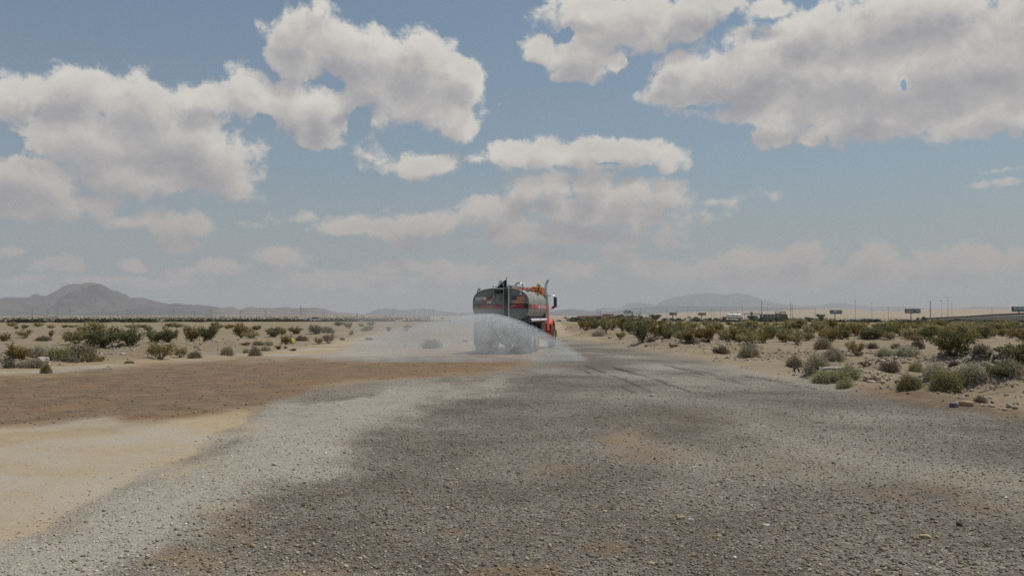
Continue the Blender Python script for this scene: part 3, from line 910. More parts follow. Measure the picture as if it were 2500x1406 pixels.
    # work lamps
    def lamp(x, y, zbase, zl, r, sideoff=0.):
        l = MB(); l.tube([(x, y, zbase), (x, y, zl - r), (x + sideoff, y, zl - r * .6)], .022, 8)
        l.lathe([(.0, .06), (r * .5, .05), (r, 0), (r, -.04), (r * .9, -.045)], 'Y', 18, 0, Matrix.Translation((x + sideoff, y, zl)))
        o = l.build('work_lamp', [M_DSTEEL], T)
        g = MB().lathe([(0, -.05), (r * .88, -.048), (r * .88, -.03)], 'Y', 18, 0, Matrix.Translation((x + sideoff, y, zl)))
        g.build('lens', [M_LAMP], o)
    lamp(-1.0, .05, 2.48, 2.69, .058, .075)
    lamp(.83, .15, 2.50, 2.60, .075, .0)
    lamp(.88, 1.6, 2.60, 2.71, .085, .0)
    lamp(1.08, 3.3, 2.70, 2.94, .085, .0)
    cn = MB(); cn.lathe([(.09, -.12), (.03, .02), (.02, .06)], 'Z', 14, 0, Matrix.Translation((.83, -.03, 2.56)))
    cn.build('horn', [M_STEEL], T)
    # amber rack over the tank front
    rk = MB()
    rk.lathe([(.0, 0), (.07, .0), (.078, .02), (.078, .22), (.07, .24), (0, .24)], 'X', 16, 0, Matrix.Translation((.82, 3.2, 2.84)))
    for yy in (3.4, 4.6): rk.box((1.04, yy, 2.70), (.07, .07, .40), 1)
    rk.box((1.04, 4.0, 2.90), (.06, 1.3, .05), 1)
    rk.box((.86, 4.6, 2.89), (.42, .05, .05), 1)
    rk.box((.62, 4.6, 2.70), (.06, .06, .36), 1)
    rk.tube([(.68, 4.58, 2.84), (.98, 4.58, 2.60)], .02, 6, 2)
    rk.tube([(.68, 4.58, 2.60), (.90, 4.58, 2.84)], .02, 6, 2)
    rk.build('amber_rack', [M_ORANGE, M_YELLOW, M_RED], T)
    # side pipe (suction hose tray) below the tank
    for s in (1, -1):
        sp_ = MB(); sp_.tube([(s * 1.18, .30, 1.40), (s * 1.18, 4.95, 1.40)], .066, 16)
        for yy in (.32, 2.9, 4.93): sp_.tube([(s * 1.18, yy - .02, 1.40), (s * 1.18, yy + .02, 1.40)], .072, 16, 1)
        for yy in (.34, 4.9): sp_.box((s * 1.10, yy, 1.50), (.10, .06, .16), 1)
        sp_.build('hose_tube', [M_WHITE, M_DSTEEL], T)
    # chassis
    ch = MB()
    for s in (1, -1):
        ch.box((s * .42, 4.3, .98), (.09, 8.4, .26))
        ch.box((s * .55, 2.6, 1.25), (.12, 4.6, .30))
    for yy in (.2, 1.6, 3.0, 5.1, 7.4): ch.box((0, yy, .97), (.75, .12, .2))
    ch.box((0, -.02, 1.06), (2.2, .12, .30))
    for yy in (.9, 2.25): ch.tube([(-1.0, yy, .52), (1.0, yy, .52)], .09, 10)
    for yy in (.9, 2.25): ch.lathe([(.0, -.24), (.16, -.2), (.23, 0), (.16, .2), (0, .24)], 'X', 14, 0, Matrix.Translation((0, yy, .56)))
    ch.tube([(-.8, 7.5, .5), (.8, 7.5, .5)], .07, 10)
    ch.tube([(0, 2.2, .62), (0, 6.4, .95)], .06, 8)
    ch.box((0, 1.2, 1.0), (.5, .5, .4))
    ch.build('chassis', [M_DSTEEL], T)
    # spray head
    nz = MB(); nz.tube([(.25, -.1, 1.42), (.25, -.16, 1.58), (-.2, -.16, 1.62), (-.42, -.2, 1.64)], .04, 10)
    nz.lathe([(.03, -.09), (.085, -.02), (.06, .06)], 'Y', 12, 0, Matrix.Translation((-.42, -.22, 1.65)))
    nz.build('spray_nozzle', [M_DSTEEL], T)
    # mud flaps, tail lamps, bumper
    for s in (1, -1):
        mf = MB(); mf.box((s * .84, .12, .84), (.66, .014, 1.02)); mf.box((s * .84, .12, 1.36), (.7, .05, .06), 1)
        mf.build('mud_flap', [M_RUBBER, M_DSTEEL], T)
        tl = MB()
        for k in (0, 1):
            tl.lathe([(0, -.03), (.05, -.02), (.055, .01)], 'Y', 14, 0, Matrix.Translation((s * (.75 + .16 * k), -.1, 1.07)))
        tl.build('tail_lamp', [M_REDLENS], T)
        # side skirts and boxes
        sk_ = MB(); sk_.box((s * .98, 3.9, 1.0), (.45, 1.0, .55)); sk_.box((s * .98, 3.9, .70), (.5, 1.05, .04), 1)
        sk_.build('tool_box', [M_DSTEEL, M_STEEL], T)
        rf = MB()
        rf.loft([[(s * x_, .9 + math.cos(a) * .66, .54 + math.sin(a) * .64) for x_ in (.62, 1.20)] for a in np.linspace(-.15, 1.57, 7)] +
                [[(s * x_, 2.25 + math.cos(a) * .66, .54 + math.sin(a) * .64) for x_ in (.62, 1.20)] for a in np.linspace(1.57, 3.2, 7)][::1], 0, True, False, None, False)
        rf.build('rear_fender', [M_DSTEEL], T)

    # wheels
    def wheel(x, y, w=.27, r=.52, side=1, deep=True):
        M0 = Matrix.Translation((x, y, r))
        tm = MB()
        prof = [(r * .58, -w * .42), (r * .80, -w * .5), (r * .95, -w * .46), (r, -w * .34), (r, -w * .02), (r * .985, 0), (r, w * .02), (r, w * .34), (r * .95, w * .46), (r * .80, w * .5), (r * .58, w * .42)]
        n = 36
        rings = [[(o, rr * math.cos(2 * math.pi * k / n), rr * math.sin(2 * math.pi * k / n)) for k in range(n)] for rr, o in prof]
        tm.loft(rings, 0, True, False, M0)
        for k in range(44):
            a = 2 * math.pi * k / 44
            tm.box((0, 0, r * 1.0), (w * .62, .022, .016), 0, M0 @ Matrix.Rotation(a, 4, 'X'))
        rim = MB()
        d = side
        rim.lathe([(r * .58, d * w * .42), (r * .55, d * w * .2), (r * .30, d * (w * .1 if deep else w * .3)), (r * .26, d * w * .32), (r * .12, d * w * .46), (0, d * w * .48)], 'X', 24, 0, M0)
        for k in range(10):
            a = 2 * math.pi * k / 10
            rim.tube([(d * w * .1, r * .4 * math.cos(a), r * .4 * math.sin(a)), (d * w * .28, r * .4 * math.cos(a), r * .4 * math.sin(a))], .017, 6, 0, True, M0)
        wo = rim.build('wheel', [M_CHROME], T)
        tm.build('tyre', [M_RUBBER], wo)
    for s in (1, -1):
        for yy in (.9, 2.25):
            wheel(s * 1.065, yy, .27, .52, s)
            wheel(s * .745, yy, .27, .52, s)
        wheel(s * 1.10, 7.5, .30, .53, s, False)

    # cab
    cb = MB()
    cw = .95
    pts = [(5.35, 1.2), (5.35, 2.78), (5.5, 2.92), (6.5, 2.92), (6.75, 2.80), (7.05, 2.05), (7.10, 1.2)]
    prof2 = lambda x_: [(x_, y, z) for y, z in pts]
    cb.loft([[(x_ * (cw if z > 2.6 else cw + .06), y, z) for y, z in pts] for x_ in (-1, 1)], 0, False, True)
    for k in range(9):
        cb.box((-.8 + .2 * k, 5.33, 2.82), (.035, .03, .18), 0)
        cb.box((-.8 + .2 * k, 5.9, 2.93), (.04, .9, .03), 0)
    cb.box((0, 5.32, 2.30), (1.1, .03, .5), 1)
    cab = cb.build('cab', [M_RED, M_GLASS], T)
    wsn = MB(); wsn.poly([(-.85, 6.80, 2.72), (.85, 6.80, 2.72), (.88, 7.07, 2.1), (-.88, 7.07, 2.1)], 0)
    wsn.build('windscreen', [M_GLASS], cab)
    for s in (1, -1):
        dr = MB(); dr.box((s * 1.02, 6.2, 1.75), (.03, 1.2, 1.1), 0); dr.box((s * 1.03, 6.3, 2.42), (.02, .8, .5), 1); dr.box((s * 1.045, 5.75, 1.85), (.03, .14, .03), 2)
        dr.build('door', [M_RED, M_GLASS, M_CHROME], cab)
    hd = MB()
    hr = []
    for y, w_, zt in ((7.1, .95, 2.02), (7.9, .78, 1.92), (8.75, .66, 1.80), (8.85, .60, 1.72)):
        hr.append([(-w_, y, .9), (-w_, y, zt - .18), (-w_ + .18, y, zt), (w_ - .18, y, zt), (w_, y, zt - .18), (w_, y, .9)])
    hd.loft(hr, 0, False, True)
    hd.box((0, 8.87, 1.28), (1.0, .04, .75), 1); hd.box((0, 9.0, .68), (2.3, .22, .34), 1)
    hd.build('bonnet', [M_RED, M_CHROME], T)
    for s in (1, -1):
        fd = MB()
        rg = []
        for a in np.linspace(-.25, math.pi + .1, 16):
            yy = 7.5 - math.cos(a) * .68; zz = .60 + math.sin(a) * .80
            r0 = .05 + .0 * a
            nx = math.cos(a); nzv = math.sin(a)
            ring = []
            for xx, k in ((.72, -.0), (.80, .06), (.95, .085), (1.10, .06), (1.19, -.01), (1.20, -.10), (1.10, -.06), (.95, -.04), (.72, -.06)):
                ring.append((s * xx, yy - nx * k, zz + nzv * k))
            rg.append(ring)
        fd.loft(rg, 0, True, True)
        fd.box((s * .98, 6.83, .92), (.40, .05, .52), 0); fd.box((s * .97, 6.79, 1.10), (.42, .02, .02), 1)
        fd.build('front_fender', [M_RED, M_BLACK], T)
        st_ = MB(); st_.box((s * .98, 5.9, 1.06), (.34, .75, .34), 0); st_.box((s * 1.0, 6.4, .62), (.36, .5, .05), 1); st_.box((s * .92, 5.4, 1.10), (.3, .12, .4), 0)
        st_.build('cab_step', [M_RED, M_STEEL], T)
        ex = MB()
        x_, y_ = s * 1.13, 5.18
        ex.tube([(x_, y_, 1.30), (x_, y_, 2.55)], .085, 18, 0)
        ex.tube([(x_, y_, 2.50), (x_, y_, 2.98), (x_ + .02, y_ + .0, 3.08), (x_ + .075, y_, 3.18), (x_ + .11, y_, 3.27)], [.062, .062, .062, .06, .058], 16, 1)
        ex.tube([(x_ + .108, y_, 3.262), (x_ + .1115, y_, 3.275)], .05, 14, 2)
        ex.box((x_ - s * .09, y_, 2.0), (.1, .04, .06), 1)
        ex.build('exhaust_stack', [M_STEEL, M_CHROME, M_BLACK], T)
        mr = MB()
        xm, ym = s * 1.40, 6.55
        mr.box((xm, ym, 2.24), (.15, .09, .50), 0)
        mr.tube([(s * 1.02, ym, 2.56), (xm - s * .02, ym, 2.58), (xm, ym, 2.50)], .016, 6, 1)
        mr.tube([(s * 1.02, ym, 1.98), (xm - s * .05, ym, 1.99), (xm, ym, 2.02)], .014, 6, 1)
        mr.tube([(s * 1.04, ym, 1.82), (xm - s * .06, ym, 1.96)], .014, 6, 1)
        mr.tube([(xm - s * .08, ym, 2.58), (xm - s * .08, ym, 2.70)], .008, 5, 0)
        mo = mr.build('mirror', [M_BLACK, M_CHROME], T)
        MB().box((xm, ym - .048, 2.24), (.125, .008, .46), 0).build('mirror_glass', [M_GLASS], mo)
        MB().lathe([(0, -.045), (.06, -.03), (.072, .0), (.06, .03)], 'Y', 16, 0, Matrix.Translation((xm - s * .10, ym - .03, 1.99))).build('spot_mirror', [M_REDLENS], mo)
    return T


TRUCK = build_truck()
bpy.context.view_layer.update()
TM = TRUCK.matrix_world.copy()


def black_flag():
    """ragged black flag drooping from a short staff on top of the tank"""
    t = thing('black_flag', 'ragged black flag with a white emblem drooping from a staff on the tank top', 'flag', TM @ Vector((.21, .18, 2.72)), R(-10.6))
    m, nt, o = material('black_cloth')
    b = nt.new('ShaderNodeBsdfPrincipled'); b.inputs['Roughness'].default_value = .9
    P = nt.new('ShaderNodeTexCoord').outputs['Object']
    n = nt.noise(P, 9, 4, .6)
    e = nt.vmath('DISTANCE', P, (-.13, 0, .17), out=1)
    blob = nt.math('MULTIPLY', nt.step(e, .07, .04), nt.step(n, .38, .5))
    nt.put(b.inputs['Base Color'], nt.mix(blob, nt.mix(n, (.012, .013, .016), (.03, .031, .036)), (.45, .45, .45)))
    nt.l.new(b.outputs[0], o.inputs[0])
    mb = MB(); N, K = 14, 16
    vs = []
    for i in range(N + 1):
        u = i / N
        for j in range(K + 1):
            v = j / K
            top = .38 - .30 * u ** 1.3          # upper edge slopes down from the staff head
            bot = -.0 + .02 * u - .05 * math.sin(u * 9) * u
            low = .02 if u < .35 else .0 + .03 * math.sin(u * 14)
            z = top * (1 - v) + (low - .02 if u < .3 else top * .15 * (1 - u) + low * .4) * v
            x = -.36 * u + .02 * v
            y = .045 * math.sin(u * 11 + v * 2) * u + .02 * math.sin(v * 9)
            vs.append((x, y, z))
    fs = []
    for i in range(N):
        for j in range(K):
            if j >= K - 3 and (i * 7 + j * 3) % 5 == 0: continue
            a = i * (K + 1) + j
            fs.append((a, a + 1, a + K + 2, a + K + 1))
    mb.add(vs, fs, 0, True)
    fo = mb.build('flag_cloth', [m], t)
    sm = fo.modifiers.new('thick', 'SOLIDIFY'); sm.thickness = .004
    s = MB(); s.tube([(.012, 0, -.02), (.012, 0, .40)], .014, 8)
    s.lathe([(.0, .47), (.035, .46), (.012, .43), (.012, .40)], 'Z', 10, 1, Matrix.Translation((-.0, 0, 0)))
    s.build('flagstaff', [M_WHITE, M_BLACK], t)
    rg = MB(); rg.tube([(.10 + .07 * math.cos(a), 0, .03 + .09 * math.sin(a)) for a in np.linspace(-.4, 3.3, 12)], .013, 8)
    rg.build('eye_hook', [M_STEEL], t)


black_flag()


# ------------------------------------------------------------------ water spray behind the truck
def spray():
    noz = TM @ Vector((-.42, -.30, 1.66))
    root = thing('water_spray', 'wide misty fan of water thrown from the back of the tanker', 'water spray', noz)
    land = [(-6.9, 31.6), (-6.8, 30.7), (-6.5, 29.9), (-6.1, 29.4), (-5.4, 29.15), (-4.4, 29.0), (-3.2, 28.9), (-1.6, 28.8), (0., 28.85), (1.2, 29.0), (2.0, 29.2), (2.55, 29.45)]
    land = [Vector((x - noz.x, y - noz.y, 0)) for x, y in land]
    ns = 26

    def arc(v, s, dz):
        z = -.62 * s - 1.06 * s * s * .98
        return Vector((v.x * s, v.y * s, max(z, -1.66) + dz))
    up, lo = [], []
    for v in land:
        up.append([arc(v, s, .05 + .26 * s * (1 - .55 * s)) for s in np.linspace(0, 1.04, ns)])
        lo.append([arc(v, s, -.05 - .30 * s * (1 - s) - .0) for s in np.linspace(0, 1.04, ns)])
    for L_ in (up, lo):
        for a in L_:
            for p in a: p.z = max(p.z, -noz.z + .012)
    for ua, la in zip(up, lo):
        for p, q in zip(ua, la):
            if p.z - q.z < .02: p.z = q.z + .02
    nl = len(land); vs = [p for a in up for p in a] + [p for a in lo for p in a]
    ofs = nl * ns; fs = []
    for i in range(nl - 1):
        for j in range(ns - 1):
            a = i * ns + j
            fs.append((a, a + ns, a + ns + 1, a + 1)); fs.append((ofs + a, ofs + a + 1, ofs + a + ns + 1, ofs + a + ns))
    for j in range(ns - 1):
        fs.append((j, j + 1, ofs + j + 1, ofs + j)); a = (nl - 1) * ns + j; fs.append((a + 1, a, ofs + a, ofs + a + 1))
    for i in range(nl - 1):
        a = i * ns; fs.append((a + ns, a, ofs + a, ofs + a + ns)); a = i * ns + ns - 1; fs.append((a, a + ns, ofs + a + ns, ofs + a))
    m, t, o = material('water_mist')
    P = t.new('ShaderNodeTexCoord').outputs['Object']
    s = t.new('ShaderNodeSeparateXYZ'); t.put(s.inputs[0], P)
    ang = t.math('ARCTAN2', s.outputs[0], t.math('MULTIPLY', s.outputs[1], -1.))      # + = east
    rad = t.vmath('LENGTH', t.vmath('MULTIPLY', P, (1, 1, 0)), out=1)
    c = t.new('ShaderNodeCombineXYZ'); t.put(c.inputs[0], t.math('MULTIPLY', ang, 9.)); t.put(c.inputs[1], t.math('MULTIPLY', rad, .9)); t.put(c.inputs[2], t.math('MULTIPLY', s.outputs[2], 1.6))
    n1 = t.noise(c.outputs[0], 1.1, 5, .62)
    n2 = t.noise(P, 1.4, 5, .6)
    d = t.step(t.math('ADD', t.math('MULTIPLY', n1, .6), t.math('MULTIPLY', n2, .4)),  .36, .66, .40, 1.)
    d = t.math('MULTIPLY', d, t.step(ang, -1.05, -.55, .0, 1.))
    d = t.math('MULTIPLY', d, t.step(ang, .64, .50, .25, 1.))
    d = t.math('MULTIPLY', d, t.step(rad, .0, 3.2, 2.2, 1.))
    d = t.math('MULTIPLY', d, t.step(rad, 9.2, 6.4, .08, 1.))
    v = t.new('ShaderNodeVolumePrincipled')
    v.inputs['Color'].default_value = (.86, .875, .88, 1); v.inputs['Anisotropy'].default_value = .1
    t.put(v.inputs['Density'], t.math('MULTIPLY', d, SPRAY_D))
    t.l.new(v.outputs[0], o.inputs['Volume'])
    m.cycles.volume_step_rate = .12
    mb = MB().add(vs, fs, 0, True)
    sheet = mb.build('mist_sheet', [m], root)
    import bmesh
    bm = bmesh.new(); bm.from_mesh(sheet.data); bmesh.ops.recalc_face_normals(bm, faces=bm.faces)
    if bm.calc_volume(signed=True) < 0: bmesh.ops.reverse_faces(bm, faces=bm.faces)
    bm.to_mesh(sheet.data); bm.free()
    # fine mist drifting west of the jet
    m2, t, o = material('drifting_mist')
    P = t.new('ShaderNodeTexCoord').outputs['Object']
    e = t.vmath('LENGTH', t.vmath('MULTIPLY', P, (1 / 5.2, 1 / 3.0, 1 / 1.5)), out=1)
    d = t.math('MULTIPLY', t.step(e, .98, .1), t.step(t.noise(P, .55, 5, .62), .36, .68, .15, 1.))
    v = t.new('ShaderNodeVolumePrincipled'); v.inputs['Color'].default_value = (.80, .81, .81, 1)
    t.put(v.inputs['Density'], t.math('MULTIPLY', d, .34)); t.l.new(v.outputs[0], o.inputs['Volume'])
    m2.cycles.volume_step_rate = .3
    mb = MB()
    th = np.linspace(-math.pi / 2, math.pi / 2, 14)[1:-1]
    mb.loft([[(5.2 * math.cos(a) * math.cos(b), 3.0 * math.cos(a) * math.sin(b), 1.5 * math.sin(a)) for b in np.linspace(0, 2 * math.pi, 28, endpoint=False)] for a in th], 0, True, True)
    dm = mb.build('mist_drift', [m2], root, (-2.6, -3.1, -.45))
    bm = bmesh.new(); bm.from_mesh(dm.data)
    for vv in bm.verts: vv.co.z = max(vv.co.z, -1.18)
    bmesh.ops.recalc_face_normals(bm, faces=bm.faces)
    if bm.calc_volume(signed=True) < 0: bmesh.ops.reverse_faces(bm, faces=bm.faces)
    bm.to_mesh(dm.data); bm.free()
    # drops: small tetrahedra strewn through the fan
    rng = np.random.default_rng(3)
    n = 22000
    fi = (1 - rng.random(n) ** 1.35) * (nl - 1); ss = .06 + .96 * rng.random(n) ** .8
    ups = np.array([[tuple(p) for p in a] for a in up]); los = np.array([[tuple(p) for p in a] for a in lo])
    i0 = np.clip(fi.astype(int), 0, nl - 2); f = (fi - i0)[:, None]; sj = ss / 1.04 * (ns - 1); j0 = np.clip(sj.astype(int), 0, ns - 2); g = (sj - j0)[:, None]
    def smp(A): return ((A[i0, j0] * (1 - g) + A[i0, j0 + 1] * g) * (1 - f) + (A[i0 + 1, j0] * (1 - g) + A[i0 + 1, j0 + 1] * g) * f)
    k = rng.random((n, 1)) ** .6
    c0 = smp(los) * (1 - k) + smp(ups) * k
    dirn = smp(ups) * np.array([1, 1, 0]); dirn /= np.linalg.norm(dirn, axis=1, keepdims=True) + 1e-6
    dirn[:, 2] = -(.3 + ss); dirn /= np.linalg.norm(dirn, axis=1, keepdims=True)
    size = .0022 + .0035 * rng.random((n, 1)); ln = size * (2.0 + 4 * rng.random((n, 1)))
    e1 = np.cross(dirn, rng.normal(size=(n, 3))); e1 /= np.linalg.norm(e1, axis=1, keepdims=True) + 1e-6
    e2 = np.cross(dirn, e1)
    V = np.stack((c0 + dirn * ln, c0 + e1 * size, c0 - e1 * size * .5 + e2 * size * .86, c0 - e1 * size * .5 - e2 * size * .86), 1).reshape(-1, 3)
    b = np.arange(n)[:, None] * 4
    Fc = np.concatenate([b + np.array(q)[None] for q in ((0, 1, 2), (0, 2, 3), (0, 3, 1), (1, 3, 2))])
    md = simple('water_drops', (.80, .82, .83), .25, 0, .05, 3)
    dr = np_mesh('drops', V, Fc, [md], None, False, root)
    dr['kind'] = 'stuff'


SPRAY_D = 1.5
spray()
# ------------------------------------------------------------------ plants
def leaf_material(name, cols, rough=.75):
    m, t, o = material(name)
    b = t.new('ShaderNodeBsdfPrincipled'); b.inputs['Roughness'].default_value = rough; b.inputs['Specular IOR Level'].default_value = .25
    tint = t.new('ShaderNodeAttribute', attribute_name='tint').outputs['Fac']
    oi = t.new('ShaderNodeObjectInfo').outputs['Random']
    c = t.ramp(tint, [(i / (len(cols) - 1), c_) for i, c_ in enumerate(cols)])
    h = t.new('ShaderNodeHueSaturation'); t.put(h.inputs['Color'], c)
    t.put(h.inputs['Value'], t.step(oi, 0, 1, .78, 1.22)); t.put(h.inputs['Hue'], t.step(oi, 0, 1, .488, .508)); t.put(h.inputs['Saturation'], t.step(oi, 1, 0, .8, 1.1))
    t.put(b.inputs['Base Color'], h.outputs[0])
    tr = t.new('ShaderNodeBsdfTranslucent'); t.put(tr.inputs[0], t.vmath('SCALE', h.outputs[0], 1.0))
    mx = t.new('ShaderNodeMixShader'); mx.inputs[0].default_value = .35
    t.l.new(b.outputs[0], mx.inputs[1]); t.l.new(tr.outputs[0], mx.inputs[2]); t.l.new(mx.outputs[0], o.inputs[0])
    return m


L_CREO = leaf_material('creosote_leaves', [(0.133, 0.120, 0.042), (0.220, 0.193, 0.069), (0.324, 0.264, 0.096), (0.469, 0.330, 0.134)])
L_DARK = leaf_material('dark_leaves', [(0.107, 0.119, 0.057), (0.177, 0.179, 0.077), (0.283, 0.251, 0.113)])
L_SAGE = leaf_material('sage_leaves', [(0.233, 0.223, 0.133), (0.316, 0.299, 0.196), (0.416, 0.372, 0.259), (0.466, 0.388, 0.235)])
L_GREEN = leaf_material('green_weed', [(0.192, 0.196, 0.090), (0.276, 0.276, 0.130), (0.360, 0.356, 0.175), (0.408, 0.356, 0.170)])
L_DRY = leaf_material('dry_weed', [(0.209, 0.153, 0.108), (0.283, 0.207, 0.151), (0.355, 0.270, 0.205)])
L_GREY = leaf_material('grey_twigs', [(.12, .10, .068), (.185, .155, .108), (.26, .22, .16)])
L_SCRUB = leaf_material('scrub_leaves', [(.05, .052, .030), (.075, .076, .042), (.10, .098, .055)])
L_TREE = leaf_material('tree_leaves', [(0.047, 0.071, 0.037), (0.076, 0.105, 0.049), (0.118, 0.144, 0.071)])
L_RUST = leaf_material('rusty_weed', [(.12, .075, .035), (.18, .105, .05), (.25, .15, .075)])
M_BARK = simple('bark', (.115, .09, .07), .9, 0, .3, 14)
M_TWIG = simple('pale_twig', (.20, .17, .14), .9, 0, .3, 14)


def leafy(points, dirs, size, aspect, rng, flat=.5):
    """a small bent leaf cluster (quad) at each point"""
    n = len(points)
    a = dirs + rng.normal(size=(n, 3)) * flat
    a /= np.linalg.norm(a, axis=1, keepdims=True) + 1e-9
    b = np.cross(a, rng.normal(size=(n, 3))); b /= np.linalg.norm(b, axis=1, keepdims=True) + 1e-9
    s = size[:, None]
    v = np.stack((points - a * s, points + b * s * aspect, points + a * s, points - b * s * aspect), 1).reshape(-1, 3)
    f = np.arange(n * 4).reshape(-1, 4)
    return v, f


def proto_creosote(seed, w=1.0, h=1.0, n=2600, spread=.75, leaf=.05, stems=20, bare=.35, mats=(None, None)):
    rng = np.random.default_rng(seed)
    mb = MB(); P, D, T_ = [], [], []
    clump = rng.random(stems) ** .7
    for k in range(stems):
        az = 2 * math.pi * (k + rng.random() * .8) / stems
        tilt = spread * (.15 + .85 * rng.random() ** .6)
        ln = h * (1.0 - .35 * tilt) * (.75 + .35 * rng.random())
        d = np.array((math.cos(az) * tilt, math.sin(az) * tilt, 1.0)); d /= np.linalg.norm(d)
        p = np.array((math.cos(az), math.sin(az), 0)) * .07 * w * rng.random(); pts = [p.copy()]
        bend = rng.normal(size=3) * .12
        for q in range(4):
            dd = d + bend * q * .5 + rng.normal(size=3) * .08; dd /= np.linalg.norm(dd)
            p = p + dd * ln / 4 * np.array((w / h, w / h, 1.)); pts.append(p.copy())
        mb.tube([tuple(x) for x in pts], [.013, .011, .009, .006, .003], 4, 0, False)
        m_ = int(n / stems * (.5 + clump[k]))
        pts = np.array(pts)
        for b_ in range(5):      # side twigs carrying the leaves in clumps
            u = bare + (1 - bare) * rng.random(); i = min(3, int(u * 4)); base = pts[i] + (pts[i + 1] - pts[i]) * (u * 4 - i)
            td = d * .8 + rng.normal(size=3) * .55; td /= np.linalg.norm(td)
            tl = h * (.16 + .16 * rng.random())
            mb.tube([tuple(base), tuple(base + td * tl)], [.005, .002], 3, 0, False)
            c = m_ // 5
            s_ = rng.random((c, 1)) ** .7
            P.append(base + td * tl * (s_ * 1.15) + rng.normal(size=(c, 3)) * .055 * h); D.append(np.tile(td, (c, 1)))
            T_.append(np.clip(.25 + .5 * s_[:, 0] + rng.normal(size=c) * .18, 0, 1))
    P = np.vstack(P); D = np.vstack(D); T_ = np.concatenate(T_)
    P[:, 2] = np.abs(P[:, 2]) + .02
    v, f = leafy(P, D, leaf * (.6 + .7 * rng.random(len(P))), .5, rng)
    return mb, v, f, np.repeat(T_, 4)


def proto_dome(seed, w, h, n, leaf, up=.6, hollow=.55):
    rng = np.random.default_rng(seed)
    mb = MB()
    u = rng.normal(size=(n, 3)); u[:, 2] = np.abs(u[:, 2]); u /= np.linalg.norm(u, axis=1, keepdims=True)
    lump = 1 + .22 * np.sin(u[:, 0] * 5 + seed) * np.cos(u[:, 1] * 4 + seed * 2) + .15 * np.sin(u[:, 0] * 11) * np.sin(u[:, 1] * 9 + 1)
    r = (hollow + (1 - hollow) * rng.random(n) ** .6) * lump * (1 + .10 * rng.normal(size=n))
    P = u * r[:, None] * np.array((w, w, h)); P[:, 2] += .02
    D = u + np.array((0, 0, up))
    for k in range(26):
        a = rng.normal(size=3); a[2] = abs(a[2]) + .2; a /= np.linalg.norm(a)
        mb.tube([(0, 0, 0), tuple(a * .55 * np.array((w, w, h))), tuple((a + rng.normal(size=3) * .12) * .98 * np.array((w, w, h)))], [.008, .005, .002], 3, 0, False)
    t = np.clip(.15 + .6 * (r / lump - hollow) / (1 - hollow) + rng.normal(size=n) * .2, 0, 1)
    v, f = leafy(P, D, leaf * (.6 + .8 * rng.random(n)), .30, rng, .6)
    return mb, v, f, np.repeat(t, 4)


PROTO = {}


def make_proto(key, name, lm, sm, data):
    mb, v, f, tint = data
    leaf_me = np_mesh('foliage', v, f, [lm], {'tint': tint}, False, None, False)
    stem_me = mb.mesh('woody_stem', [sm])
    PROTO[key] = (name, leaf_me, stem_me)
    # one-piece version for far copies
    sv = np.array(mb.v, float); sf = [x for x in mb.f if len(x) == 4]
    av = np.vstack((v, sv)); af = np.vstack((f, np.array(sf) + len(v)))
    PROTO[key + '_far'] = (name, np_mesh(name, av, af, [lm, sm], {'tint': np.concatenate((tint, np.zeros(len(sv))))}, False, None, False, np.concatenate((np.zeros(len(f)), np.ones(len(sf))))), None)


for k in range(4):
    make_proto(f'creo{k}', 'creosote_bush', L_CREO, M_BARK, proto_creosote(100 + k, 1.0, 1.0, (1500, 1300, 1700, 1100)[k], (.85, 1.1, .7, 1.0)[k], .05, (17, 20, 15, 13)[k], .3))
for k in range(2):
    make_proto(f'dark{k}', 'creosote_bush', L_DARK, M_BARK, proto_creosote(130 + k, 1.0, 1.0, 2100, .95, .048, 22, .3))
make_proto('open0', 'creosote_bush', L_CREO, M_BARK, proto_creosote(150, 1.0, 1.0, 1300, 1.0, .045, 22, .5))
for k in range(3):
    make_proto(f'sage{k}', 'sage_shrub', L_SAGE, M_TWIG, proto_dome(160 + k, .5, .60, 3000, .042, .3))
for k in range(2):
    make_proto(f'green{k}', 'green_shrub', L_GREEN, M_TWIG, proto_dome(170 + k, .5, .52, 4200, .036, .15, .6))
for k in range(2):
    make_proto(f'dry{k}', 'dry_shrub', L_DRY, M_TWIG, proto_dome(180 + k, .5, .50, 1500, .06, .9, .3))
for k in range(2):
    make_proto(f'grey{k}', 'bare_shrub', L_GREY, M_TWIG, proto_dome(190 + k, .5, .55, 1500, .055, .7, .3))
make_proto('rust0', 'dry_weed', L_RUST, M_TWIG, proto_creosote(200, 1., 1., 700, .9, .07, 14, .2))


def plant(key, loc, w, h, label, cat, group=None, far=False, rz=None):
    name, me, st = PROTO[key + '_far' if far else key]
    if far:
        r = bpy.data.objects.new(name, me); COL.objects.link(r)
    else:
        r = bpy.data.objects.new(name, None); COL.objects.link(r); r.empty_display_size = .2
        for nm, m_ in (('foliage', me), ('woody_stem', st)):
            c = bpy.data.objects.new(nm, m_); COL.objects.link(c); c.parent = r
    r.location = loc; r.rotation_euler = (0, 0, random.random() * 6.28 if rz is None else rz)
    r.scale = (w, w, h)
    tag(r, label, cat, group)
    return r


def bush(key, px, pyb, hpx, wpx, label, cat='bush', group=None):
    """base at photo pixel (px, pyb), size in photo pixels"""
    p = ground_at(px, pyb)
    s = p.y / F
    p.z -= .02
    base_w = {'c': 1.45, 'd': 1.45, 'o': 1.7}.get(key[0], 1.0) if not key.startswith(('dry', )) else 1.0
    base_h = .98 if key[:4] in ('creo', 'dark', 'open', 'rust') else .62
    if key[:3] == 'dry' or key[:4] == 'gree' or key[:4] == 'grey': base_h = .56
    return plant(key, p, wpx * s / base_w, hpx * s / base_h, label, cat, group, p.y > 120)


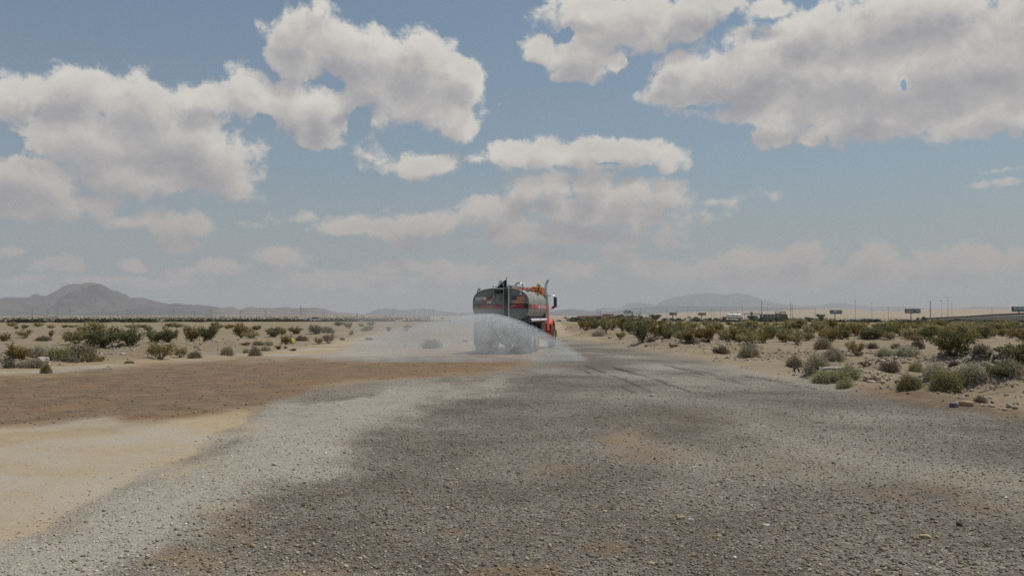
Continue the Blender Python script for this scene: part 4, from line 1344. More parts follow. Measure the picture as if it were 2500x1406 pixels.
NEAR = [
    # ---- east side, singled out
    ('dark0', 2328, 866, 66, 118, 'large dark creosote bush standing alone above the pale stones', 'bush'),
    ('dark1', 2492, 890, 62, 105, 'dark creosote bush cut by the frame edge behind the rubble bank', 'bush'),
    ('open0', 2090, 866, 36, 62, 'thin olive creosote bush with see-through crown beside the grey shrubs', 'bush'),
    ('green0', 2220, 950, 42, 70, 'round sage green shrub next to the small yellow disc', 'shrub'),
    ('green1', 2313, 950, 56, 96, 'largest round sage green shrub beside the rubble bank', 'shrub'),
    ('sage0', 2285, 918, 38, 68, 'grey-green shrub directly behind the largest round shrub', 'shrub'),
    ('green0', 2236, 908, 28, 40, 'small deep green shrub with a dark twig heap at its foot', 'shrub'),
    ('sage1', 2375, 924, 46, 78, 'grey shrub between the largest round shrub and the dark leafy bush', 'shrub'),
    ('dark1', 2440, 918, 42, 84, 'low dark leafy bush on top of the rubble bank', 'bush'),
    ('sage2', 2474, 914, 42, 60, 'grey-green shrub mixed into the dark leafy bush on the rubble bank', 'shrub'),
    ('green1', 2030, 932, 30, 95, 'wide yellow-green shrub under the white log at the gravel edge', 'shrub'),
    ('green0', 2072, 922, 32, 52, 'fresh green shrub just behind the white log', 'shrub'),
    ('green0', 2064, 946, 22, 42, 'low yellow-green tuft spilling onto the wet gravel edge', 'tuft'),
    ('grey0', 2172, 906, 30, 58, 'brown-green mound shrub beside the black tyre scrap', 'shrub'),
    ('sage0', 2216, 868, 26, 62, 'broad grey shrub below the dark twiggy clump', 'shrub'),
    ('sage1', 2160, 870, 22, 44, 'pale grey shrub next to the broad grey one', 'shrub'),
    ('grey1', 2240, 852, 24, 34, 'bare brown shrub up the slope from the broad grey shrub', 'shrub'),
    ('grey0', 2187, 853, 15, 26, 'small dark twiggy clump on the sandy slope', 'shrub'),
    ('sage2', 2036, 880, 30, 58, 'wide silvery shrub on the slope near the olive bush', 'shrub'),
    ('sage0', 2010, 852, 28, 42, 'round grey shrub at the foot of the bush belt', 'shrub'),
    ('sage1', 1995, 905, 40, 62, 'dome of pale grey-green twigs beside the white log', 'shrub'),
    ('sage2', 1940, 893, 24, 40, 'grey-green shrub by the white stones near the gravel', 'shrub'),
    ('sage0', 1830, 870, 30, 52, 'pale grey-green dome on the open sand by the road', 'shrub'),
    ('dry1', 1762, 862, 20, 36, 'straw-coloured dome next to the pale dome on the sand', 'shrub'),
    ('grey0', 2395, 862, 24, 44, 'grey twiggy shrub east of the lone creosote', 'shrub'),
    ('grey1', 2330, 893, 14, 30, 'low grey twigs below the lone creosote', 'shrub'),
    ('dry0', 2393, 980, 20, 34, 'straw-yellow tuft behind the orange rock', 'tuft'),
    ('rust0', 1642, 848, 10, 24, 'dark rusty weed on the sand near the two mounds', 'weed'),
    ('rust0', 1577, 846, 6, 10, 'tiny rusty weed near the foot of the mounds', 'weed'),
    ('sage1', 1463, 819, 14, 36, 'flat grey-green shrub on the bank nearest the truck', 'shrub'),
    ('open0', 1515, 828, 20, 34, 'twiggy grey bush with a pale stone at its foot', 'bush'),
    ('dry1', 1690, 838, 16, 36, 'straw-coloured shrub at the rim of the second mound', 'shrub'),
    ('dry0', 1590, 833, 10, 22, 'small straw tuft on the first mound', 'tuft'),
    ('grey0', 2130, 852, 16, 30, 'grey twigs beside the olive creosote', 'shrub'),
    ('rust0', 2110, 893, 12, 28, 'rusty brown weed on the slope by the silvery shrub', 'weed'),
    ('dry1', 2128, 932, 14, 44, 'flat straw tuft beside the yellow disc', 'tuft'),
    # ---- west side
    ('green0', 112, 911, 24, 24, 'small dark tuft standing alone at the edge of the wet brown soil', 'tuft'),
    ('dark0', 250, 847, 52, 120, 'wide dark green creosote bush heading the western clump', 'bush'),
    ('creo1', 185, 838, 40, 80, 'olive creosote bush at the western end of the dark clump', 'bush'),
    ('dark1', 315, 842, 46, 70, 'dark creosote bush at the eastern end of the big clump', 'bush'),
    ('creo2', 225, 826, 40, 90, 'creosote bush rising behind the big dark clump', 'bush'),
    ('dark0', 378, 836, 34, 56, 'dark creosote bush next to the gap in the western clump', 'bush'),
    ('dark1', 410, 836, 38, 56, 'dense creosote bush in the middle of the second clump', 'bush'),
    ('creo0', 468, 834, 40, 66, 'creosote bush with upright tips in the second clump', 'bush'),
    ('dark0', 508, 833, 42, 56, 'tallest dark creosote bush ending the second clump', 'bush'),
    ('open0', 392, 876, 42, 96, 'open grey-green creosote bush with pale stones behind it', 'bush'),
    ('open0', 440, 872, 28, 50, 'sparse twiggy bush beside the open grey-green one', 'bush'),
    ('sage0', 476, 874, 18, 34, 'low grey-green dome beside the sparse twiggy bush', 'shrub'),
    ('sage1', 555, 866, 20, 34, 'grey-green dome alone on the pale sand', 'shrub'),
    ('sage2', 622, 868, 22, 30, 'bluish grey dome on the pale sand, partner of the lone dome', 'shrub'),
    ('sage0', 648, 856, 12, 26, 'flat grey shrub behind the bluish dome', 'shrub'),
    ('sage0', 600, 862, 12, 16, 'small grey tuft between the two domes on the pale sand', 'tuft'),
    ('green1', 315, 887, 8, 24, 'tiny dark green plant lying flat on the sand', 'weed'),
    ('creo1', 40, 878, 42, 72, 'olive and yellow creosote bush near the western frame edge', 'bush'),
    ('green1', 140, 878, 30, 62, 'bright green shrub among grey sage', 'shrub'),
    ('sage1', 195, 880, 40, 80, 'large silver-grey shrub beside the bright green one', 'shrub'),
    ('sage2', 95, 872, 26, 56, 'grey-green shrub between the olive bush and the bright green one', 'shrub'),
    ('dry0', 175, 884, 16, 36, 'straw tuft at the foot of the silver-grey shrub', 'tuft'),
    ('sage0', 68, 896, 18, 52, 'pale shrub on the low white bank', 'shrub'),
    ('grey0', 22, 898, 20, 30, 'grey twigs beside the pale shrub on the bank', 'shrub'),
    ('dry1', 88, 897, 22, 40, 'straw-pale clump on the low white bank', 'tuft'),
    ('open0', 245, 882, 16, 34, 'thin twiggy plant at the edge of the sand strip', 'weed'),
    ('creo3', 60, 824, 26, 44, 'creosote bush in the sand west of the big clump', 'bush'),
    ('creo0', 125, 823, 18, 16, 'upright brown-green bush beside the big clump', 'bush'),
    ('grey1', 105, 832, 12, 40, 'low brown shrub in front of the upright one', 'shrub'),
    ('creo1', 10, 832, 22, 40, 'creosote bush at the very western edge', 'bush'),
    ('creo2', 588, 824, 34, 60, 'creosote bush with brown top on the rise', 'bush'),
    ('creo3', 612, 826, 20, 50, 'low creosote bush joined to the brown-topped one', 'bush'),
    ('dark0', 668, 822, 24, 48, 'bluish dark creosote bush east of the rise', 'bush'),
    ('creo0', 688, 818, 20, 30, 'creosote bush overlapping the bluish dark one', 'bush'),
    ('dark1', 722, 816, 18, 30, 'small dark creosote bush with tan ground around', 'bush'),
    ('dark0', 770, 815, 24, 44, 'round grey-green creosote bush in front of the far white car', 'bush'),
    ('grey0', 800, 813, 14, 34, 'brown-grey shrub beside the round creosote', 'shrub'),
    ('creo1', 698, 840, 26, 34, 'bush with a yellow bag caught at its foot', 'bush'),
    ('open0', 778, 840, 18, 30, 'twiggy grey bush on the open sand', 'bush'),
    ('open0', 802, 838, 26, 40, 'larger twiggy bush on the open sand near the wheel tracks', 'bush'),
    ('dry0', 735, 832, 14, 34, 'orange-straw mound shrub behind the yellow bag', 'shrub'),
    ('sage1', 630, 842, 10, 30, 'pair-like low sage dome, western one', 'shrub'),
    ('sage0', 655, 842, 10, 24, 'pair-like low sage dome, eastern one', 'shrub'),
    ('rust0', 600, 842, 8, 26, 'dark rusty twigs on the pale sand', 'weed'),
    ('rust0', 680, 853, 12, 16, 'black-brown weed south of the yellow bag', 'weed'),
    ('rust0', 697, 851, 7, 10, 'tiny brown weed beside the black-brown one', 'weed'),
    ('rust0', 716, 856, 7, 18, 'flat brown weed on the bare sand', 'weed'),
    ('rust0', 902, 830, 7, 22, 'dark flat weed alone on bare sand west of the spray', 'weed'),
    ('grey0', 1052, 850, 22, 52, 'grey shrub seen through the thin side of the spray', 'shrub'),
    ('creo2', 858, 818, 12, 16, 'small dark bush by the faint wheel tracks', 'bush'),
    ('creo3', 852, 802, 20, 22, 'upright dark bush on the far sand', 'bush'),
    ('dark0', 905, 795, 10, 28, 'flat dark bush beside the far sand bank', 'bush'),
    ('grey1', 835, 830, 6, 14, 'small grey tuft by the larger twiggy bush', 'tuft'),
    ('rust0', 1135, 834, 6, 16, 'faint weed between the spray and the truck', 'weed'),
]
for k in NEAR:
    f_ = .86 if (k[1] > 2150 and k[2] > 900) else 1.0
    bush(k[0], k[1], k[2], k[3] * f_, k[4] * f_, *k[5:])

# the belt of creosote east of the road, by what stands behind each stretch
BELT = [(1400, 1500, 'below the red-roofed building'), (1500, 1620, 'below the white canopy building'), (1620, 1740, 'below the two small billboards'),
        (1740, 1840, 'below the white tank trailer'), (1840, 1960, 'below the dark low building'), (1960, 2110, 'below the blue billboard'), (2110, 2270, 'below the grey billboard'),
        (2270, 2400, 'below the dark guard rail'), (2400, 2560, 'below the cut-off billboard')]
BELT_PLANTS = [(1428, 806, 34, 50), (1452, 802, 30, 44), (1478, 812, 34, 44), (1495, 806, 26, 40), (1520, 808, 34, 46), (1545, 815, 34, 44), (1568, 834, 54, 46), (1600, 820, 50, 60), (1580, 806, 28, 42), (1630, 820, 36, 40), (1655, 808, 26, 50),
               (1680, 836, 40, 50), (1705, 828, 36, 44), (1730, 834, 34, 44), (1690, 806, 22, 40), (1750, 812, 24, 44), (1775, 834, 36, 50), (1800, 840, 44, 56), (1830, 842, 48, 60), (1860, 838, 40, 50), (1820, 806, 20, 50), (1880, 812, 26, 50),
               (1915, 836, 40, 46), (1945, 840, 40, 50), (1930, 806, 24, 44), (1975, 824, 34, 44), (2000, 808, 20, 50), (2030, 834, 36, 50), (2055, 828, 36, 50), (2090, 820, 32, 50), (2085, 800, 14, 50), (2130, 826, 34, 60), (2165, 822, 34, 60), (2160, 802, 16, 50),
               (2200, 820, 32, 60), (2235, 822, 34, 60), (2230, 802, 14, 60), (2270, 824, 38, 60), (2300, 804, 22, 60), (2305, 825, 34, 60), (2350, 828, 40, 66), (2355, 806, 24, 60), (2395, 826, 38, 60), (2400, 806, 22, 54), (2440, 806, 22, 60), (2445, 820, 22, 50), (2490, 812, 26, 60), (2500, 830, 30, 60)]
rb = random.Random(4)
for px in range(1500, 2560, 17):
    BELT_PLANTS.append((px + rb.uniform(-9, 9), rb.uniform(793, 800), rb.uniform(8, 14), rb.uniform(20, 36)))
for px in range(1640, 2560, 26):
    BELT_PLANTS.append((px + rb.uniform(-12, 12), rb.uniform(808, 832), rb.uniform(16, 28), rb.uniform(30, 48)))
for px in range(1560, 2560, 36):
    BELT_PLANTS.append((px + rb.uniform(-14, 14), rb.uniform(806, 830), rb.uniform(20, 32), rb.uniform(34, 52)))
for i, (px, py, h_, w_) in enumerate(BELT_PLANTS):
    seg = next((s[2] for s in BELT if s[0] <= px < s[1]), BELT[-1][2])
    row = 'front' if py > 816 else 'middle' if py > 803 else 'back'
    key = rb.choice(['creo0', 'creo1', 'creo2', 'creo3', 'dark0', 'dark1', 'creo0', 'creo3'])
    bush(key, px, py, h_ * rb.uniform(.82, 1.12), w_ * rb.uniform(.95, 1.3), f'olive green creosote bush in the {row} row of the belt {seg}', 'bush', f'{row} row of creosote bushes {seg}')

# small western plants that sit on the far sand strip
WEST = [(300, 'pale strip below the flat-topped mesa', 0, 420), (560, 'pale strip below the low rusty hills', 420, 1010)]
for i in range(46):
    px = rb.uniform(0, 1000); py = rb.uniform(795, 812)
    seg = 'below the flat-topped mesa' if px < 420 else 'below the rusty hills'
    if 130 < px < 360 and py > 800: continue
    bush(rb.choice(['creo0', 'creo1', 'creo2', 'creo3', 'dark0', 'dark1']), px, py, rb.uniform(7, 14), rb.uniform(14, 34), f'small dark creosote bush dotted over the pale sand strip {seg}', 'bush', f'small bushes on the sand strip {seg}')


# far scrub that reads as one dark mass
def scrub():
    rng = np.random.default_rng(8)
    C = []
    def area(n, a0, a1, r0, r1, s0, s1):
        az = np.radians(rng.uniform(a0, a1, n)); r = r0 * (r1 / r0) ** rng.random(n)
        dens = fbm(np.degrees(az) * .8, r * .004, 3, 60)
        kk = (dens > -.12) | (r > 1500)
        C.append(np.stack((np.sin(az) * r, np.cos(az) * r, rng.uniform(s0, s1, n)), 1)[kk])
    area(9000, -34, -5.5, 420, 6500, 1.2, 2.4)
    area(2600, -34, -20, 230, 520, .7, 1.3)
    area(1500, -20, -4, 330, 700, .6, 1.2)
    area(3200, 3, 34, 230, 520, .5, 1.0)
    area(1600, 14, 34, 520, 2200, .7, 1.5)
    C = np.vstack(C)
    z = H(C[:, 0], C[:, 1])
    V, Fq, Tn = [], [], []
    n = len(C); m_ = 9
    for k in range(m_):
        u = rng.normal(size=(n, 3)); u[:, 2] = np.abs(u[:, 2]) * .8; u /= np.linalg.norm(u, axis=1, keepdims=True)
        s = C[:, 2:3]
        p = np.stack((C[:, 0], C[:, 1], z), 1) + u * s * np.array((.85, .85, .75)) * .75
        a = rng.normal(size=(n, 3)); a /= np.linalg.norm(a, axis=1, keepdims=True); b = np.cross(a, u); b /= np.linalg.norm(b, axis=1, keepdims=True) + 1e-6
        q = s * .45
        V.append(np.stack((p - a * q, p + b * q, p + a * q, p - b * q), 1).reshape(-1, 3)); Tn.append(np.repeat(rng.random(n), 4))
    V = np.vstack(V); Fq = np.arange(len(V)).reshape(-1, 4)
    o = np_mesh('desert_scrub', V, Fq, [L_SCRUB], {'tint': np.concatenate(Tn)})
    tag(o, 'far mass of dark desert scrub covering the plain', 'scrub', None, 'stuff')


scrub()


# ------------------------------------------------------------------ stones
def icos():
    p = (1 + 5 ** .5) / 2
    v = np.array([(-1, p, 0), (1, p, 0), (-1, -p, 0), (1, -p, 0), (0, -1, p), (0, 1, p), (0, -1, -p), (0, 1, -p), (p, 0, -1), (p, 0, 1), (-p, 0, -1), (-p, 0, 1)], float)
    v /= np.linalg.norm(v[0])
    f = np.array([(0, 11, 5), (0, 5, 1), (0, 1, 7), (0, 7, 10), (0, 10, 11), (1, 5, 9), (5, 11, 4), (11, 10, 2), (10, 7, 6), (7, 1, 8), (3, 9, 4), (3, 4, 2), (3, 2, 6), (3, 6, 8), (3, 8, 9), (4, 9, 5), (2, 4, 11), (6, 2, 10), (8, 6, 7), (9, 8, 1)])
    return v, f


ICO_V, ICO_F = icos()


def stone_material():
    m, t, o = material('field_stone')
    b = t.new('ShaderNodeBsdfPrincipled'); b.inputs['Roughness'].default_value = .85; b.inputs['Specular IOR Level'].default_value = .3
    c = t.new('ShaderNodeAttribute', attribute_name='stone').outputs['Color']
    n = t.noise(t.new('ShaderNodeTexCoord').outputs['Object'], 55, 3, .6)
    t.put(b.inputs['Base Color'], t.vmath('SCALE', c, t.step(n, .25, .75, .8, 1.2)))
    t.l.new(b.outputs[0], o.inputs[0])
    return m


M_STONE = stone_material()
PAL = np.array([(.19, .17, .145), (.27, .25, .215), (.34, .315, .275), (.40, .37, .32), (.32, .265, .205), (.42, .33, .23), (.50, .46, .39), (.62, .58, .51), (.22, .225, .225), (.28, .29, .28)])
PAL_P = np.array([.14, .18, .18, .14, .1, .06, .07, .03, .05, .05])


def stones(name, x, y, rad, cols, label, sink=.35, flat=.65, rng=None):
    n = len(x); z = H(x, y)
    S = np.stack((rng.uniform(.7, 1.3, n), rng.uniform(.6, 1.0, n), rng.uniform(flat - .2, flat + .2, n)), 1)
    jit = 1 + rng.normal(size=(n, 12, 1)) * .16
    th = rng.uniform(0, 6.28, n); c, s = np.cos(th), np.sin(th)
    V = ICO_V[None] * jit * S[:, None, :]
    tl = rng.normal(size=(n, 1)) * .3
    X = V[..., 0] * c[:, None] - V[..., 1] * s[:, None]; Y = V[..., 0] * s[:, None] + V[..., 1] * c[:, None]; Z = V[..., 2] + X * tl
    V = np.stack((X, Y, Z), -1) * rad[:, None, None] + np.stack((x, y, z + rad * flat * (1 - sink) * .6), 1)[:, None, :]
    Fs = (ICO_F[None] + np.arange(n)[:, None, None] * 12).reshape(-1, 3)
    o = np_mesh(name, V.reshape(-1, 3), Fs, [M_STONE], {'stone': np.repeat(cols, 12, 0)}, True)
    return tag(o, label, 'stones', None, 'stuff')


def pebble_field():
    rng = np.random.default_rng(21)
    n = 95000
    y = 4.2 * (24 / 4.2) ** rng.random(n); x = rng.uniform(-.66, .66, n) * (y + .5)
    g, w, oc, tr = fields(x + rng.normal(size=n) * .28, y + rng.normal(size=n) * .3); des = desert_of(x, y)
    keep = rng.random(n) < np.clip(g * (1 - .75 * oc) * .9 + .03 + des * .1, 0, 1) * np.where(g > .5, .35 + .65 * sst(.0, .6, w), 1)
    x, y, g, w = x[keep], y[keep], g[keep], w[keep]; n = len(x)
    rad = np.clip(np.exp(rng.normal(size=n) * .40) * .0076, .004, .020) * np.where(g > .5, 1, .85)
    rad = rad * np.where(rng.random(n) < .008, 1.5, 1)
    c = PAL[rng.choice(len(PAL), n, p=PAL_P)] * rng.uniform(.85, 1.15, (n, 1))
    warm = np.array((1.12, 1.0, .86)) 
    c = np.where((g < .5)[:, None], c * .55 + np.array((.42, .35, .26)) * .45, c)
    k = (.78 + .30 * rng.random(n) ** 2)[:, None]
    c = np.where((w > .22)[:, None], c * k * (1.05 - .38 * w[:, None]) * np.array((1.03, .99, .93)), c * .75 + np.array((.37, .355, .33)) * .25)
    stones('gravel', x, y, rad, np.clip(c * np.array((1.40, 1.31, 1.19)) * np.where(rng.random((n, 1)) < .14, 1.4, 1), 0.02, .8), 'loose grey and tan gravel stones on the road', rng=rng)
    # desert stones
    n = 15000
    y = 9 * (110 / 9) ** rng.random(n); x = rng.uniform(-.66, .66, n) * (y + .5)
    g, w, oc, tr = fields(x, y); des = desert_of(x, y)
    cl = fbm(x * .5, y * .5, 3, 70)
    keep = (rng.random(n) < np.clip(des * (.4 + 1.6 * cl) + (1 - g) * .12, 0, 1))
    x, y, w = x[keep], y[keep], w[keep]
    # clods in the wet brown strip
    nb = 7000
    yb = 11 * (34 / 11) ** rng.random(nb); xb = rng.uniform(-.66, .0, nb) * yb
    gb, wb, ob, tb = fields(xb, yb); kb = (gb < .3) & (wb > .5) & (rng.random(nb) < .8)
    cb = np.array([(.20, .135, .08), (.25, .175, .105), (.30, .22, .15), (.38, .31, .24)])[rng.choice(4, nb, p=[.4, .35, .18, .07])]
    stones('soil_clods', xb[kb], yb[kb], np.clip(np.exp(rng.normal(size=kb.sum()) * .5) * .010, .005, .026), cb[kb], 'brown clods and stones in the wet soil strip', rng=rng)
    # heaps of rubble on the banks
    xs, ys = [x], [y]
    for mx, my, ww, hh in MOUNDS:
        m_ = 420 if my < 40 else 160
        xs.append(mx + rng.normal(size=m_) * ww * .6); ys.append(my + rng.normal(size=m_) * ww * .75)
    x = np.concatenate(xs); y = np.concatenate(ys); n = len(x)
    dd = desert_of(x, y) > .25; x, y = x[dd], y[dd]; n = len(x)
    rad = np.clip(np.exp(rng.normal(size=n) * .5) * .030, .012, .075)
    base = np.array([(.40, .335, .25), (.34, .28, .21), (.47, .41, .32), (.55, .50, .42), (.29, .235, .18), (.38, .29, .20)])
    c = base[rng.choice(6, n, p=[.28, .22, .2, .1, .12, .08])] * rng.uniform(.85, 1.15, (n, 1))
    stones('rubble', x, y, rad, c, 'tan stones and rubble strewn over the sandy banks', .5, rng=rng)


pebble_field()


def rock(name, px, py, wpx, hpx, col, label, seed, cat='rock', long=1.0):
    rng = np.random.default_rng(seed)
    import bmesh
    bm = bmesh.new(); bmesh.ops.create_icosphere(bm, subdivisions=3, radius=1)
    for v in bm.verts:
        c = v.co.copy()
        d = 1 + .22 * float(vnoise(c.x * 1.6 + seed, c.y * 1.6 + c.z * 1.3, seed)) + .10 * float(vnoise(c.x * 4 + c.z * 3, c.y * 4 + seed, seed + 1))
        v.co = c * d
        if v.co.z > .55: v.co.z = .55 + (v.co.z - .55) * .4
    p = ground_at(px, py); s = p.y / F
    for v in bm.verts: v.co = Vector((v.co.x * wpx * s / 2, v.co.y * wpx * s * .4 * long, (v.co.z + .6) * hpx * s / 1.35))
    me = bpy.data.meshes.new(name); bm.to_mesh(me); bm.free()
    me.materials.append(simple('rock_' + str(seed), col, .9, 0, .3, 9, .6, 0, .4, tuple(c * .6 for c in col)))
    o = bpy.data.objects.new(name, me); COL.objects.link(o); o.location = p - Vector((0, 0, .01))
    o.rotation_euler = (0, 0, rng.uniform(-.3, .3))
    return tag(o, label, cat)


rock('rock', 2330, 993, 22, 13, (.22, .215, .21), 'grey broken rock at the gravel edge beside the orange rock', 1)
rock('rock', 2358, 990, 34, 14, (.46, .29, .16), 'flat orange rock lying at the wet gravel edge', 2)
rock('stone', 2154, 936, 13, 9, (.55, .47, .25), 'small round yellow disc of stone on bare sand', 3)
rock('stone', 1592, 968, 10, 7, (.58, .55, .52), 'white stone alone in the middle of the gravel road', 4, 'stone')
rock('rock', 1489, 826, 10, 6, (.52, .46, .38), 'pale boulder below the bank near the truck', 5)
rock('rock', 2292, 845, 22, 10, (.56, .50, .42), 'pale rock heaped beside the lone creosote bush', 6)
rock('rock', 2282, 838, 14, 9, (.50, .43, .35), 'smaller pale rock on the heap by the lone creosote', 7)
rock('rock', 2300, 853, 16, 9, (.47, .40, .32), 'tan rock at the foot of the pale heap', 8)
rock('rock', 2432, 868, 14, 7, (.55, .49, .42), 'single pale rock on the slope near the edge bush', 9)
rock('rock', 1988, 908, 26, 7, (.58, .53, .46), 'flat whitish rock by the grey-green domes', 10)
rock('rock', 105, 884, 30, 14, (.56, .49, .42), 'long whitish rock in front of the bright green shrub', 11)
rock('rock', 40, 882, 14, 7, (.54, .48, .41), 'small whitish rock near the western edge', 12)
rock('rock', 302, 866, 16, 6, (.58, .52, .44), 'pale flat rock in front of the big dark clump', 13)
rock('rock', 478, 848, 9, 6, (.58, .52, .44), 'pale rock on the low stony bank, bigger of two', 14)
rock('rock', 488, 855, 8, 6, (.42, .36, .29), 'brown rock on the low stony bank', 15)
rock('stone', 2258, 1312, 30, 12, (.42, .31, .15), 'flat ochre stone pressed into the near gravel', 16, 'stone')
rock('stone', 1662, 1266, 22, 11, (.46, .33, .20), 'tan-orange stone in the near gravel', 17, 'stone')
rock('stone', 1686, 1270, 16, 9, (.55, .50, .44), 'pale stone touching the tan-orange one', 18, 'stone')
rock('stone', 1872, 1282, 22, 7, (.50, .48, .45), 'long white stone in the dark gravel', 19, 'stone')
rock('stone', 1745, 1312, 13, 10, (.50, .33, .13), 'bright ochre pebble in the grey gravel', 20, 'stone')
rock('stone', 1589, 1376, 18, 9, (.44, .32, .20), 'ochre stone close to the lower frame edge', 21, 'stone')
rock('stone', 1695, 1142, 12, 7, (.60, .58, .54), 'white pebble above the ochre patch', 22, 'stone')


def litter():
    # yellow bag
    bm_seed = rock('plastic_bag', 714, 838, 14, 11, (.62, .60, .12), 'crumpled yellow plastic bag snagged on a bush', 31, 'bag')
    # pale log with bark scraps
    p = ground_at(2035, 908); s = p.y / F
    mb = MB(); mb.tube([(-.42, 0, .10), (-.2, .03, .12), (.1, .02, .10), (.4, 0, .12)], [.05, .062, .058, .066], 12)
    mb.box((-.45, .0, .10), (.05, .13, .13), 1)
    o = mb.build('log', [simple('bleached_wood', (.46, .41, .33), .85, 0, .2, 9, .4), M_WHITE], None, p, .15); o.scale = (.75, .75, .75); tag(o, 'bleached white log lying behind the yellow-green shrub', 'log')
    # tyre scraps
    for i, (px, py, w_, lab) in enumerate([(2146, 895, 18, 'curved black tyre scrap leaning on the brown-green shrub'), (1944, 914, 9, 'small black rubber scrap by the road edge'), (1746, 864, 8, 'black curled rubber scrap near the straw dome')]):
        p = ground_at(px, py); s = p.y / F; L_ = w_ * s
        mb = MB(); n = 9; rings = []
        for k in range(n):
            a = k / (n - 1); y_ = .06 * math.sin(a * 5)
            z_ = .05 + .10 * math.sin(a * 3.0)
            rings.append([(L_ * (a - .5), y_ - .05, z_), (L_ * (a - .5), y_ + .05, z_ + .02), (L_ * (a - .5), y_ + .05, z_ + .045), (L_ * (a - .5), y_ - .05, z_ + .025)])
        mb.loft(rings, 0, True, True)
        tag(mb.build('tyre_scrap', [M_RUBBER], None, p, .5 * i - .3), lab, 'tyre scrap')
    # sticks
    for i, (px, py, L_, lab) in enumerate([(2436, 960, .8, 'thin pale stick leaning on the rubble bank'), (2200, 898, .35, 'short white stick beside the brown-green mound shrub'), (265, 901, .9, 'dry stick lying flat on the pale sand strip')]):
        p = ground_at(px, py); mb = MB()
        mb.tube([(-L_ / 2, 0, .02), (-.1 * L_, .03, .09), (L_ / 2, -.02, .17 if i < 2 else .03)], [.014, .011, .006], 7)
        tag(mb.build('stick', [M_TWIG], None, p, .2 + i), lab, 'stick')


litter()
# ------------------------------------------------------------------ far things east of the truck
def tree_protos():
    out = []
    for k, (w, h) in enumerate([(1.0, 1.0), (1.15, .85), (.8, 1.0)]):
        rng = np.random.default_rng(300 + k)
        mb = MB(); mb.tube([(0, 0, 0), (.02, .01, .18), (.0, .03, .42)], [.035, .028, .015], 8)
        P = []
        for b in range(11):
            a = rng.uniform(0, 6.28); q = rng.uniform(.12, .40)
            c = np.array((math.cos(a) * q * w, math.sin(a) * q * w, rng.uniform(.32, .80) * h))
            mb.tube([(0, .01, .16), tuple(c * .6 + np.array((0, 0, .1))), tuple(c)], [.016, .01, .004], 5)
            r = rng.uniform(.12, .22)
            u = rng.normal(size=(110, 3)); u /= np.linalg.norm(u, axis=1, keepdims=True)
            P.append(c + u * r * rng.random((110, 1)) ** .4 * np.array((1.1, 1.1, .8)))
        P = np.vstack(P); P[:, 2] = np.maximum(P[:, 2], .06)
        v, f = leafy(P, rng.normal(size=P.shape), np.full(len(P), .045), .6, rng)
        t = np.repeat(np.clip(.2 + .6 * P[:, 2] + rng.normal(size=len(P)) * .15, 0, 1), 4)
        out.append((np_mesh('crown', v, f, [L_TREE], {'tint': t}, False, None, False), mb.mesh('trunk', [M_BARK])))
    return out


TREES = tree_protos()
rt = random.Random(9)


def tree(px, Y, h, w, label, group=None):
    p = on_ground(px, Y)
    r = thing('mesquite_tree', label, 'tree', p, rt.random() * 6.28, group)
    c, tr = TREES[rt.randrange(3)]
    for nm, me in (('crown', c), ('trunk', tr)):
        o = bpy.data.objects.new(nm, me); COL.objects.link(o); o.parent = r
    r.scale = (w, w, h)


# px, height px, width px, label ; standing about 600 m out
for px, hp, wp, lab in [
        (1395, 11, 34, 'low dark green tree just clear of the truck mirror'), (1418, 12, 36, 'dark tree next in line from the truck towards the red-roofed building'), (1440, 11, 34, 'dark tree under the near end of the red-roofed building'),
        (1463, 11, 30, 'dark tree under the middle of the red-roofed building'), (1486, 12, 30, 'dark tree under the far end of the red-roofed building'), (1508, 21, 36, 'tall dark round tree beside the white canopy building'),
        (1562, 14, 26, 'green tree beside the white canopy building on its open side'), (1580, 11, 22, 'low tree below the mushroom sign'), (1600, 17, 34, 'bushy tree to the east of the mushroom sign'),
        (1623, 9, 20, 'small tree below the nearer small billboard'), (1644, 11, 26, 'dark tree between the two small billboards'), (1662, 9, 26, 'low tree halfway between the two small billboards'), (1695, 12, 30, 'dark tree below the maroon billboard'),
        (1728, 11, 28, 'green tree just past the maroon billboard'), (1752, 11, 28, 'green tree short of the white tank trailer'), (1768, 12, 16, 'tree at the rear end of the white tank trailer'), (1836, 16, 30, 'round tree before the dark low building'),
        (1862, 12, 26, 'tree below the bright light mast'), (1890, 13, 30, 'olive tree under the dark low building'), (1914, 16, 30, 'larger olive tree at the end of the dark low building'), (1945, 9, 36, 'low hedge-like tree past the dark low building'),
        (1976, 15, 30, 'dark round tree, first of the pair before the blue billboard'), (2003, 19, 28, 'dark round tree, taller of the pair before the blue billboard')]:
    Y = 600 + rt.uniform(-30, 30)
    tree(px, Y, hp * Y / F * 1.05 + 1.2, wp * Y / F / .95, lab, 'trees along the highway')
for px, py, hp, wp, lab in [(2240, 0, 12, 14, 'brown-leaved tree right beside the grey billboard post'), (2254, 0, 14, 18, 'yellow-green tree at the start of the guard rail'), (2333, 0, 10, 26, 'low spreading tree beyond the guard rail')]:
    tree(px, 520, hp * 520 / F + 1.0, wp * 520 / F, lab, 'trees beside the ramp')

